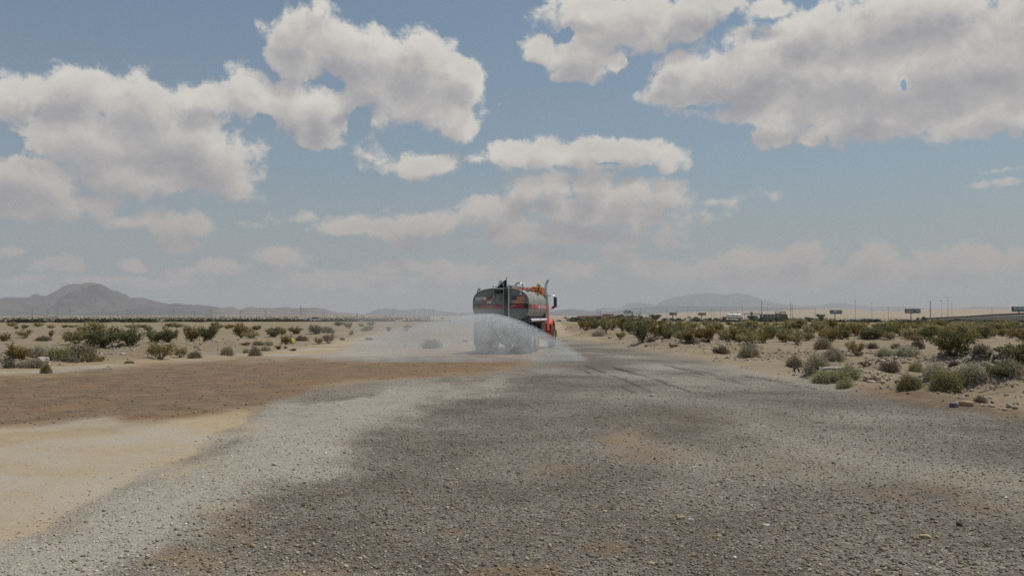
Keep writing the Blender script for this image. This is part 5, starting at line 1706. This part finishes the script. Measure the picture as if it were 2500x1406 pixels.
M_WALL = simple('tan_wall', (.46, .40, .33), .85, 0, .1, .2)
M_ROOFR = simple('red_roof', (.34, .11, .08), .7, 0, .12, .3)
M_DGREY = simple('dark_cladding', (.10, .10, .11), .7, 0, .2, .2)
M_CONC = simple('concrete', (.34, .33, .31), .85, 0, .12, .3)
M_GALV = simple('galvanised', (.36, .36, .37), .5, .4, .1, .5)
M_POST = simple('dark_post', (.055, .05, .05), .6, .2, .2, .5)
M_TERRA = simple('salmon_wall', (.50, .30, .22), .85, 0, .1, .3)
M_WIN = simple('dark_window', (.03, .035, .04), .2, 0, .2, .5)
M_BLUE = simple('billboard_blue', (.07, .12, .22), .5, 0, .25, .4)
M_BLUE2 = simple('billboard_steel_blue', (.10, .16, .24), .5, 0, .3, .6)
M_MAROON = simple('billboard_maroon', (.17, .07, .09), .5, 0, .25, .4)
M_BGREEN = simple('billboard_green', (.10, .14, .12), .5, 0, .3, .4)
M_BGREY = simple('billboard_grey', (.15, .145, .15), .5, 0, .35, .5)


def far_building_red():
    Y = 760; a = on_ground(1412, Y); b = on_ground(1496, Y)
    L_ = b.x - a.x
    t = thing('low_building', 'long low tan building with a red roof beyond the trees', 'building', ((a.x + b.x) / 2, Y, a.z))
    MB().box((0, 0, 2.6), (L_, 16, 5.2)).build('wall', [M_WALL], t)
    mb = MB()
    mb.prism([(-L_ / 2 - 1, 5.25), (L_ / 2 + 1, 5.25), (L_ / 2 + 1, 6.1), (L_ * .30, 6.5), (-L_ / 2 - 1, 6.1)], -9, 9)
    ro = mb.build('roof', [M_ROOFR], t)
    MB().box((L_ * .36, 0, 7.2), (L_ * .28, 12, 1.3)).build('roof_parapet', [M_ROOFR], ro)
    for k in range(9):
        MB().box((-L_ / 2 + L_ * (k + .5) / 9, -8.02, 2.6), (1.6, .08, 2.0)).build('window', [M_WIN], t)
    MB().box((L_ * .12, -8.3, 3.2), (2.4, .7, 6.4)).build('column', [M_WHITE], t)


far_building_red()


def canopy_building():
    Y = 700; s = Y / F
    p = on_ground(1534, Y)
    t = thing('canopy_building', 'white-fronted canopy building with a salmon gable and a black pole', 'building', p)
    k = s
    ground_py = 770 + (1.6 - p.z) / Y * F
    zz = lambda py: (ground_py - py) * k
    xx = lambda px: (px - 1534) * k
    MB().box(((xx(1525) + xx(1542)) / 2, 0, (zz(765) + zz(769.5)) / 2), (xx(1542) - xx(1525), 6, zz(765) - zz(769.5))).build('fascia', [M_WHITE], t)
    mb = MB(); mb.box(((xx(1527) + xx(1541)) / 2, 3, (zz(770.5) + 0) / 2), (xx(1541) - xx(1527), 8, zz(770.5)))
    mb.build('wall', [M_DGREY], t)
    up = MB(); up.box(((xx(1524) + xx(1543)) / 2, 4, (zz(758.5) + zz(765)) / 2 + .1), (xx(1542.5) - xx(1524), 5, zz(758.5) - zz(765)), 0)
    up.box((xx(1537), 1.4, zz(761.2)), (xx(1539) - xx(1535), .3, 1.1), 1); up.box((xx(1532), 1.4, zz(764)), (1.4, .3, .4), 1)
    up.build('upper_sign', [M_GALV, M_WIN], t)
    g = MB(); g.prism([(xx(1541.8), 0), (xx(1550), 0), (xx(1551), zz(772)), (xx(1546), zz(768)), (xx(1543), zz(763))], 0.5, 7)
    g.build('gable', [M_TERRA], t)
    dv = MB()
    dv.box((xx(1543.5), .45, zz(772)), (.7, .1, .9)); dv.build('window', [M_WIN], t)
    MB().tube([(xx(1544.4), -.3, 0), (xx(1544.4), -.3, zz(760))], .22, 8).build('pole', [M_POST], t)
    ds = MB()
    for q, (px, py) in enumerate([(1528.5, 759), (1530, 757.2)]):
        ds.lathe([(0, 0), (.5, .08), (.65, .3)], 'Z', 12, 0, Matrix.Translation((xx(px), 2.0, zz(py))) @ Matrix.Rotation(1.1, 4, 'X'))
    ds.box((xx(1529.2), 2.2, zz(760)), (.15, .15, 1.2)); ds.build('roof_dish', [M_GALV], t)
    for px in (1529, 1533, 1539):
        MB().tube([(xx(px), -2.6, 0), (xx(px), -2.6, zz(769.6))], .16, 8).build('column', [M_CONC], t)


canopy_building()


def mushroom_sign():
    p = on_ground(1585, 700); k = 700 / F
    t = thing('pylon_sign', 'pale mushroom-shaped pylon sign on a slim dark post', 'sign', p)
    gp = 770 + (1.6 - p.z) / 700 * F
    MB().tube([(0, 0, 0), (0, 0, (gp - 768) * k)], .22, 10).build('post', [M_POST], t)
    MB().box((0, 0, (gp - 768) * k), (13 * k, .5, .3)).build('crossbar', [M_POST], t)
    MB().tube([(0, 0, (gp - 768) * k), (0, 0, (gp - 764) * k)], .12, 8).build('stalk', [M_GALV], t)
    MB().lathe([(0, .5), (.7, .42), (.75, 0), (0, -.1)], 'Z', 16, 0, Matrix.Translation((0, 0, (gp - 763.6) * k))).build('sign_cap', [M_WHITE], t)


mushroom_sign()


def billboard(px0, px1, py0, py1, ppx, dist, face, label, yaw=0., art=None, group='billboards along the highway'):
    k = dist / F
    p = on_ground(ppx, dist)
    t = thing('billboard', label, 'billboard', p, yaw)
    gp = HOR + (CAM_H - p.z) / dist * F
    x0, x1 = (px0 - ppx) * k, (px1 - ppx) * k; z0, z1 = (gp - py1) * k, (gp - py0) * k
    MB().tube([(0, 0, -.5), (0, 0, z0 + .3)], max(.35, 1.0 * k), 12).build('post', [M_POST], t)
    fr = MB(); fr.box(((x0 + x1) / 2, 0, (z0 + z1) / 2), (x1 - x0, 1.0, z1 - z0)); fr.box(((x0 + x1) / 2, -.9, z0 - .15), (x1 - x0 + .3, .9, .12))
    fr.build('frame', [M_POST], t)
    m = .045 * (x1 - x0)
    pa = MB(); pa.box(((x0 + x1) / 2, -.53, (z0 + z1) / 2), (x1 - x0 - 1.2 * m, .06, z1 - z0 - 1.2 * m), 0)
    W_, H_ = x1 - x0, z1 - z0
    for (u0, u1, v0, v1, mi) in (art or []):
        pa.box((x0 + W_ * (u0 + u1) / 2, -.58, z0 + H_ * (v0 + v1) / 2), (W_ * (u1 - u0), .03, H_ * (v1 - v0)), mi)
    pa.build('poster', [face, M_WHITE, M_POST, M_BLUE2, M_GALV], t)
    return t, x0, x1, z0, z1


billboard(1634, 1651, 763, 769.5, 1642, 820, M_BGREEN, 'small greenish billboard, nearer of two beside the trees', 0, [(.55, .92, .15, .8, 4), (.1, .45, .2, .6, 2)])
billboard(1704, 1723, 763.5, 769.5, 1712, 860, M_MAROON, 'small maroon billboard between the green one and the tank trailer', 0, [(.12, .9, .35, .62, 4)])
billboard(2025.5, 2054.5, 757, 766, 2037.5, 900, M_BLUE, 'blue billboard with two pale lines on a dark post', 0, [(.08, .2, .25, .75, 3), (.32, .56, .5, .82, 1), (.60, .9, .5, .72, 4), (.25, .88, .22, .4, 3), (.90, .96, .12, .88, 2)])
billboard(2208.5, 2246, 754, 764.5, 2223, 840, M_BGREY, 'dark grey billboard with a torn poster next to small trees', 0, [(.05, .55, .25, .55, 4), (.56, .68, .2, .75, 2), (.72, .82, .35, .8, 4), (.86, .95, .15, .75, 4), (.02, .12, .9, 1.06, 2)])
t, x0, x1, z0, z1 = billboard(2469.5, 2530, 748.5, 760.5, 2486.5, 620, M_BLUE2, 'large blue and white billboard cut off by the frame edge', 0, [])
mb = MB(); vs, fs = text_mesh('COPPS', 1.0, 0, .03); w_ = max(v[0] for v in vs)
sc = (x1 - x0) * .86 / w_
mb.add([(x0 + (x1 - x0) * .07 + v[0] * sc, -.60, z0 + (z1 - z0) * .50 + v[1] * (z1 - z0) * .52) for v in vs], fs, 0)
mb.add([(x0 + (x1 - x0) * u, -.60, z0 + (z1 - z0) * v) for u, v in ((.05, .10), (.95, .10), (.95, .17), (.55, .2), (.3, .17), (.05, .2))], [(0, 1, 2, 3, 4, 5)], 1)
mb.build('poster_art', [M_WHITE, M_GALV], t)


def dark_building():
    Y = 660; k = Y / F; p = on_ground(1866, Y); gp = HOR + (CAM_H - p.z) / Y * F
    t = thing('flat_roof_building', 'dark low building with white posts and an open roof frame', 'building', p)
    xx = lambda px: (px - 1866) * k
    zz = lambda py: (gp - py) * k
    MB().box(((xx(1862) + xx(1921)) / 2, 4, zz(767) / 2), (xx(1921) - xx(1862), 10, zz(767))).build('wall', [M_DGREY], t)
    MB().box(((xx(1818) + xx(1856)) / 2, 3, zz(765.8)), (xx(1856) - xx(1818), 6, .55)).build('canopy_roof', [M_DGREY], t)
    MB().box((xx(1837), 3, zz(762) / 2), (xx(1839) - xx(1835), 2, zz(760))).build('tower', [M_CONC], t)
    for px in (1871, 1880, 1888, 1897): MB().box((xx(px), -1.1, zz(768.5) / 2), (.35, .2, zz(768))).build('white_post', [M_WHITE], t)
    for px in (1820, 1852): MB().tube([(xx(px), 3, 0), (xx(px), 3, zz(766))], .15, 8).build('column', [M_CONC], t)
    fr = MB()
    for a, b in (((1893, 760.5), (1918, 761)), ((1893, 765.5), (1918, 761.5)), ((1893, 760), (1893, 767)), ((1917, 760), (1917, 767)), ((1905, 761), (1905, 767)), ((1893, 766.5), (1918, 766.5))):
        fr.tube([(xx(a[0]), 0, zz(a[1])), (xx(b[0]), 0, zz(b[1]))], .22, 6)
    fr.build('roof_frame', [M_POST], t)


dark_building()


def tank_trailer():
    Y = 470; k = Y / F; p = on_ground(1794, Y); gp = HOR + (CAM_H - p.z) / Y * F
    t = thing('tank_trailer', 'white dry bulk tank trailer with sloping front parked by the trees', 'trailer', p)
    xx = lambda px: (px - 1794) * k
    zt, zb = (gp - 765.3) * k, (gp - 777.3) * k
    zc = (zt + zb) / 2; hh = (zt - zb) / 2
    rings = []
    for px, top, bot in ((1774, .55, -.35), (1775, .8, -.75), (1777, .97, -.95), (1781, 1., -1.), (1800, 1., -1.), (1804, 1.0, -1.), (1807, .86, -1.0), (1809.5, .5, -1.), (1811, -.2, -1.), (1813.6, -.8, -1.02)):
        rings.append([(xx(px), math.cos(a) * 1.25 * (.5 + .5 * (top - bot) / 2), zc + hh * ((top + bot) / 2 + (top - bot) / 2 * math.sin(a))) for a in np.linspace(0, 2 * math.pi, 20, endpoint=False)])
    b = MB().loft(rings, 0, True, True).build('tank', [M_WHITE], t)
    sg = MB()
    for u0, u1 in ((1780.5, 1782), (1784, 1786.5), (1787, 1789.5), (1790, 1792)): sg.box(((xx(u0) + xx(u1)) / 2, -1.27, zc + hh * .2), (xx(u1) - xx(u0), .03, hh * .30))
    sg.build('side_mark', [M_GALV], b)
    rl = MB(); rl.tube([(xx(1783), 0, zt + .35), (xx(1806), 0, zt + .35)], .06, 6)
    for px in (1783, 1788, 1795, 1803, 1806): rl.tube([(xx(px), 0, zt - .1), (xx(px), 0, zt + .36)], .06, 6)
    for px in (1787, 1801): rl.lathe([(0, .35), (.5, .3), (.5, -.2)], 'Z', 12, 0, Matrix.Translation((xx(px), 0, zt)))
    rl.build('top_rail', [M_POST], t)
    fr = MB(); fr.box((0, 0, zb - .12), (xx(1812) - xx(1775), 1.1, .25))
    for px in (1805, 1806.5): fr.box((xx(px), 0, zb / 2), (.2, 1.6, max(.3, zb)))
    fr.build('frame', [M_POST], t)
    for px in (1776, 1780.5):
        for s in (1, -1):
            w = MB().lathe([(0, -.28), (.3, -.28), (.5, -.2), (.5, .2), (.3, .28), (0, .28)], 'Y', 20, 0, Matrix.Translation((xx(px), s * 1.0, .5)))
            wo = w.build('wheel', [M_RUBBER], t)
            MB().lathe([(0, -.3), (.24, -.29), (.24, -.2)], 'Y', 14, 0, Matrix.Translation((xx(px), s * 1.0, .5))).build('rim', [M_CHROME], wo)


tank_trailer()

# ------------------------------------------------------------------ cars
CAR_MESH = {}


def car_mesh(kind, col):
    if (kind, col) in CAR_MESH: return CAR_MESH[(kind, col)]
    mc = simple(f'car_{kind}_{len(CAR_MESH)}', col, .3, 0, .05, 1, 0, .4)
    mb = MB()
    if kind == 'van':
        pr = [(-2.6, .35), (2.6, .35), (2.65, 1.0), (2.2, 1.25), (1.6, 2.25), (-2.55, 2.3), (-2.65, 1.2)]
        win = [((1.65, 2.1), (2.1, 1.35), (1.0, 1.35), (1.0, 2.1))]
    elif kind == 'truck':
        pr = [(-5.5, .9), (2.9, .9), (2.9, 3.4), (-5.5, 3.4)]; win = []
    elif kind == 'suv':
        pr = [(-2.2, .35), (2.2, .35), (2.25, .95), (1.1, 1.08), (.55, 1.75), (-1.9, 1.78), (-2.25, 1.1)]
        win = [((.5, 1.65), (.95, 1.12), (-.1, 1.12), (-.1, 1.65)), ((-.2, 1.65), (-.2, 1.12), (-1.9, 1.12), (-1.75, 1.65))]
    else:
        pr = [(-2.2, .3), (2.2, .3), (2.25, .8), (1.2, .95), (.55, 1.42), (-1.0, 1.45), (-1.7, 1.0), (-2.25, .9)]
        win = [((.5, 1.35), (1.0, .98), (-.1, .98), (-.1, 1.38)), ((-.2, 1.38), (-.2, .98), (-1.4, 1.0), (-.95, 1.38))]
    mb.prism(pr, -.88, .88, 0)
    for w in win:
        for y in (-.89, .89): mb.poly([(x, y, z) for x, z in (w if y < 0 else w[::-1])], 1)
    if kind == 'truck': mb.prism([(3.1, .5), (5.0, .5), (5.0, 1.6), (4.6, 2.7), (3.1, 2.8)], -1.0, 1.0, 3); mb.poly([(4.7, -1.01, 2.5), (4.95, -1.01, 1.7), (3.9, -1.01, 1.7), (3.9, -1.01, 2.5)], 1)
    xs = (-1.4, 1.4) if kind != 'truck' else (-4.6, -3.5, 4.2)
    for x in xs:
        for y in (-.78, .78): mb.lathe([(0, -.12), (.34, -.12), (.34, .12), (0, .12)], 'Y', 14, 2, Matrix.Translation((x, y, .34)))
    CAR_MESH[(kind, col)] = mb.mesh('parked_car', [mc, M_WIN, M_RUBBER, M_WHITE])
    return CAR_MESH[(kind, col)]


WH, SI, DK, BL, TA = (.75, .75, .74), (.40, .41, .42), (.05, .05, .06), (.10, .13, .20), (.45, .40, .30)
CARS = [('car', WH, 1510, 610, .25, 'white car slanting below the tall round tree'), ('car', SI, 1517, 640, 0, 'silver car parked under the tall round tree'), ('suv', WH, 1530, 640, .1, 'pale car parked in front of the canopy building'),
        ('van', WH, 1538, 655, 1.4, 'white van facing out under the canopy fascia'), ('car', SI, 1551, 610, .5, 'silver car beside the salmon gable'), ('suv', WH, 1557, 600, 1.5, 'white car seen end-on between two green trees'),
        ('suv', TA, 1581, 585, 0, 'tan car below the mushroom sign'), ('car', WH, 1621, 610, .2, 'white car left of the greenish billboard'.replace('left of', 'short of')), ('suv', SI, 1630, 620, .8, 'silver car almost under the greenish billboard'),
        ('suv', WH, 1724, 600, 1.2, 'white car in the gap past the maroon billboard'), ('suv', WH, 1826, 600, 1.3, 'white car in the gap between tank trailer and round tree'), ('van', WH, 1847, 620, 1.5, 'bright white van end-on below the dark low building'),
        ('suv', WH, 1884, 560, .3, 'white car under the olive tree by the dark low building'), ('car', DK, 1900, 565, 0, 'dark car beside the white one under the olive tree'), ('car', DK, 1958, 560, .1, 'dark car beyond the low hedge-like tree'),
        ('van', WH, 2077, 1000, .2, 'white van alone on the slope past the blue billboard'), ('truck', WH, 2089, 980, 0, 'white box truck leading the line on the far road'), ('truck', WH, 2104, 985, 0, 'white box truck second in line on the far road'),
        ('truck', BL, 2121, 980, 0, 'blue-grey box truck in the line on the far road'), ('truck', WH, 2138, 985, 0, 'white box truck behind the blue-grey one'), ('car', DK, 2151, 980, 0, 'dark car behind the last white box truck'), ('car', WH, 2158, 975, 0, 'white car following the dark car on the far road'),
        ('van', WH, 1082, 420, 1.57, 'white van driving towards the viewer beside the spray'), ('car', SI, 595, 1000, 0, 'grey car on the far road below the mesa shoulder'), ('van', WH, 664, 1000, .3, 'bright white van below the rusty hills, first from the west'),
        ('car', SI, 704, 1010, 0, 'silver car on the far road below the rusty hills'), ('truck', WH, 741, 1000, 0, 'white box truck on the far road below the rusty hills'), ('truck', SI, 757, 1010, 0, 'silver box truck right behind the white one'),
        ('car', WH, 822, 1010, 0, 'white car below the eastern end of the rusty hills'), ('truck', WH, 938, 1050, .1, 'white box truck below the pale double hill'), ('suv', WH, 772, 330, .4, 'white car half hidden by the round grey-green creosote'),
        ('suv', SI, 1366, 560, .3, 'silver car peeping out beside the truck mirror'), ('van', WH, 1429, 560, 1.4, 'white van under the trees near the truck')]
for kind, col, px, Y, rz, lab in CARS:
    p = on_ground(px, Y)
    o = bpy.data.objects.new({'van': 'parked_van', 'truck': 'box_truck', 'suv': 'parked_car', 'car': 'parked_car'}[kind], car_mesh(kind, col)); COL.objects.link(o)
    o.location = p; o.rotation_euler = (0, 0, rz)
    tag(o, lab, {'van': 'van', 'truck': 'truck'}.get(kind, 'car'), 'vehicles along the highway')


# ------------------------------------------------------------------ poles
def pole(px, ptop, Y, r, label, head, group='poles along the highway'):
    p = on_ground(px, Y); gp = HOR + (CAM_H - p.z) / Y * F; h = (gp - ptop) * Y / F
    if head == 'plain':
        mb = MB(); mb.tube([(0, 0, -.3), (0, 0, h)], [r, r * .6], 8)
        return tag(mb.build('utility_pole', [M_POST], None, p), label, 'pole', group)
    t = thing('light_mast' if head == 'ring' else 'street_lamp', label, 'light mast' if head == 'ring' else 'street lamp', p, 0, group)
    MB().tube([(0, 0, -.3), (0, 0, h)], [r, r * .55], 8).build('mast', [M_GALV], t)
    l = MB()
    if head == 'ring':
        l.lathe([(0, .4), (1.0, .35), (1.1, 0), (.9, -.35), (0, -.4)], 'Z', 14)
    else:
        l.box((.9, 0, .1), (1.8, .15, .15)); l.box((1.7, 0, -.02), (.9, .4, .25)); l.box((-.9, 0, .1), (1.8, .15, .15)); l.box((-1.7, 0, -.02), (.9, .4, .25))
    l.build('lamp_head', [M_WHITE], t, (0, 0, h))


for a in [(1465, 757, 700, .22, 'dark utility pole above the red-roofed building', 'plain'), (1459, 753, 900, .16, 'faint thin pole behind the red-roofed building', 'plain'), (1563, 752, 900, .16, 'faint pole between the canopy building and mushroom sign', 'plain'),
          (1627, 755, 850, .15, 'thin pole beside the greenish billboard', 'plain'), (1652, 752, 900, .15, 'thin pole just past the greenish billboard', 'plain'), (1679, 750, 900, .17, 'thin pole midway between the small billboards', 'plain'),
          (1736, 752, 900, .15, 'thin pole past the maroon billboard', 'plain'), (1742, 754, 900, .15, 'thin second pole past the maroon billboard', 'plain'), (1758, 748, 950, .2, 'light mast with white head before the tank trailer', 'ring'),
          (1812, 744, 950, .2, 'light mast above the front of the tank trailer', 'ring'), (1854, 755, 800, .18, 'short light mast beside the tall dark pole', 'ring'), (1859, 735, 640, .26, 'tall dark utility pole by the bright white post', 'plain'),
          (1874, 741, 950, .2, 'light mast above the dark low building', 'ring'), (1930, 738, 800, .26, 'tall dark pole past the dark low building', 'plain'), (1934, 742, 820, .18, 'thinner twin of the tall pole past the dark low building', 'plain'),
          (1990, 752, 900, .15, 'thin pole over the pair of dark round trees', 'plain'), (2087.5, 733, 760, .24, 'tall slim light mast east of the blue billboard', 'ring'), (2128, 740, 800, .2, 'slim mast above the blue-grey box truck', 'ring'),
          (2168, 748, 850, .18, 'slim pole short of the grey billboard', 'plain'), (2270.5, 733, 640, .34, 'thick dark pole at the start of the guard rail', 'plain'), (2298, 734, 760, .18, 'faint slim mast behind the dark pole', 'ring'),
          (2313.5, 725, 640, .2, 'tallest double-armed lamp above the ramp', 'arm'), (2323, 741, 800, .16, 'low mast beside the tallest lamp', 'ring'), (2421, 750, 900, .16, 'faint pole over the ramp near the cut-off billboard', 'plain')]:
    pole(*a)
p = on_ground(1861, 630)
mb = MB(); mb.tube([(0, 0, 0), (0, 0, 8.2)], .3, 8)
tag(mb.build('white_post', [M_WHITE], None, p), 'thick white post right beside the tall dark utility pole', 'post')


def pylon(px, hpx, label):
    Y = 2600 + (px * 7 % 5) * 60; k = Y / F; p = on_ground(px, Y); h = hpx * k; w = h * .16
    mb = MB()
    lv = [0, .25, .45, .62, .76, .88, 1.0]
    wd = [1, .72, .5, .34, .26, .2, .1]
    for sx, sy in ((1, 1), (1, -1), (-1, 1), (-1, -1)):
        mb.tube([(sx * w * d / 2, sy * w * d / 2, h * l) for l, d in zip(lv, wd)], .22, 4, 0, False)
    for i in range(6):
        a, b = wd[i] * w / 2, wd[i + 1] * w / 2
        for s in (1, -1): mb.tube([(-s * a, -a, h * lv[i]), (s * b, -b, h * lv[i + 1])], .14, 4, 0, False)
    t = thing('power_pylon', label, 'power pylon', p, 0, 'power pylons across the western plain')
    mb.build('lattice_tower', [M_GALV], t)
    ca = MB()
    for l, d in ((.66, 1.5), (.80, 1.25), (.93, .9)): ca.tube([(-w * d, 0, h * l), (w * d, 0, h * l)], .25, 4)
    ca.build('crossarm', [M_GALV], t)


for px, hp, lab in [(80, 20, 'faint lattice power pylon under the mesa shoulder at the west'), (118, 22, 'faint lattice pylon below the mesa foot slope'), (141, 22, 'faint lattice pylon left of the mesa top'.replace('left', 'west')), (172, 22, 'faint lattice pylon under the mesa top'),
                    (252, 22, 'faint lattice pylon under the mesa rim'), (313, 20, 'faint lattice pylon under the mesa east slope'), (424, 22, 'faint lattice pylon where the mesa shoulder ends'), (476, 16, 'faint lattice pylon between mesa and rusty hills'),
                    (516, 22, 'faint lattice pylon at the first rusty hill'), (588, 18, 'faint lattice pylon by the notch in the rusty hills'), (649, 20, 'faint lattice pylon below the middle rusty hill'), (735, 30, 'tallest faint pylon before the rusty hills'),
                    (791, 14, 'faint pylon at the end of the rusty hills'), (872, 14, 'faint pylon in the gap between the hills'), (960, 16, 'faint pylon below the pale double hill'), (1058, 20, 'faint pylon next to the spray')]:
    pylon(px, hp, lab)


# ------------------------------------------------------------------ ramp with guard rail on the east
def ramp():
    pts = [(2252, 780.5, 560), (2300, 778, 540), (2360, 775.5, 520), (2420, 771.5, 500), (2500, 768, 480), (2640, 764, 450)]
    crest = [at(px, py, Y) for px, py, Y in pts]
    mb = MB(); rings = []
    for c in crest:
        g = float(H(c.x, c.y))
        rings.append([(c.x, c.y - 9, min(g - .3, c.z - .4)), (c.x, c.y - 2, max(c.z - .15, g + .05)), (c.x, c.y + 8, max(c.z - .1, g + .1)), (c.x, c.y + 16, g - .5)])
    mb.loft(rings, 0, False, False, None, False)
    ms, t, o = material('embankment_soil')
    b = t.new('ShaderNodeBsdfPrincipled'); b.inputs['Roughness'].default_value = .95
    n = t.noise(t.new('ShaderNodeNewGeometry').outputs['Position'], .4, 5, .65)
    t.put(b.inputs['Base Color'], t.mix(t.step(n, .35, .65), (.36, .31, .22), (.42, .37, .28))); t.l.new(b.outputs[0], o.inputs[0])
    tag(mb.build('embankment', [ms]), 'sandy ramp embankment', 'embankment', None, 'structure')
    t = thing('guard_rail', 'long dark guard rail climbing the ramp under the cut-off billboard', 'guard rail', crest[0])
    o = crest[0]
    rl = MB()
    for a, b_ in zip(crest[:-1], crest[1:]):
        rl.add([(a.x - o.x, a.y - o.y, a.z - o.z + .0), (b_.x - o.x, b_.y - o.y, b_.z - o.z + .0), (b_.x - o.x, b_.y - o.y, b_.z - o.z + 1.0), (a.x - o.x, a.y - o.y, a.z - o.z + 1.0),
                (a.x - o.x, a.y - o.y + .3, a.z - o.z), (b_.x - o.x, b_.y - o.y + .3, b_.z - o.z), (b_.x - o.x, b_.y - o.y + .3, b_.z - o.z + 1.0), (a.x - o.x, a.y - o.y + .3, a.z - o.z + 1.0)],
               [(0, 1, 2, 3), (5, 4, 7, 6), (3, 2, 6, 7)])
    rl.build('rail', [M_POST], t)
    q = on_ground(2287, 545)
    mb = MB(); mb.prism([(-1.6, 0), (2.6, 0), (2.6, .4), (.9, 3.3), (.3, 3.4)], -1.5, 1.5)
    mb.prism([(.35, 3.42), (1.0, 3.35), (8, 3.6), (19, 2.2), (19, .1), (2.7, .1), (2.7, .4)], -1.2, 1.2, 1)
    tag(mb.build('stockpile_shed', [simple('dark_red_gable', (.13, .06, .06), .7), M_GALV], None, q), 'low grey shed with dark red triangular gable by the guard rail', 'shed')


ramp()
SC.render.engine = 'CYCLES'
SC.view_settings.view_transform = 'Standard'
SC.view_settings.look = 'None'
SC.view_settings.exposure = 0.0
SC.view_settings.gamma = 1.0
SC.cycles.use_denoising = False
SC.cycles.max_bounces = 6
SC.cycles.diffuse_bounces = 2
SC.cycles.glossy_bounces = 2
SC.cycles.volume_bounces = 1
SC.cycles.transparent_max_bounces = 16
SC.cycles.sample_clamp_indirect = 4.0
SC.cycles.use_adaptive_sampling = True
SC.cycles.adaptive_threshold = 0.01
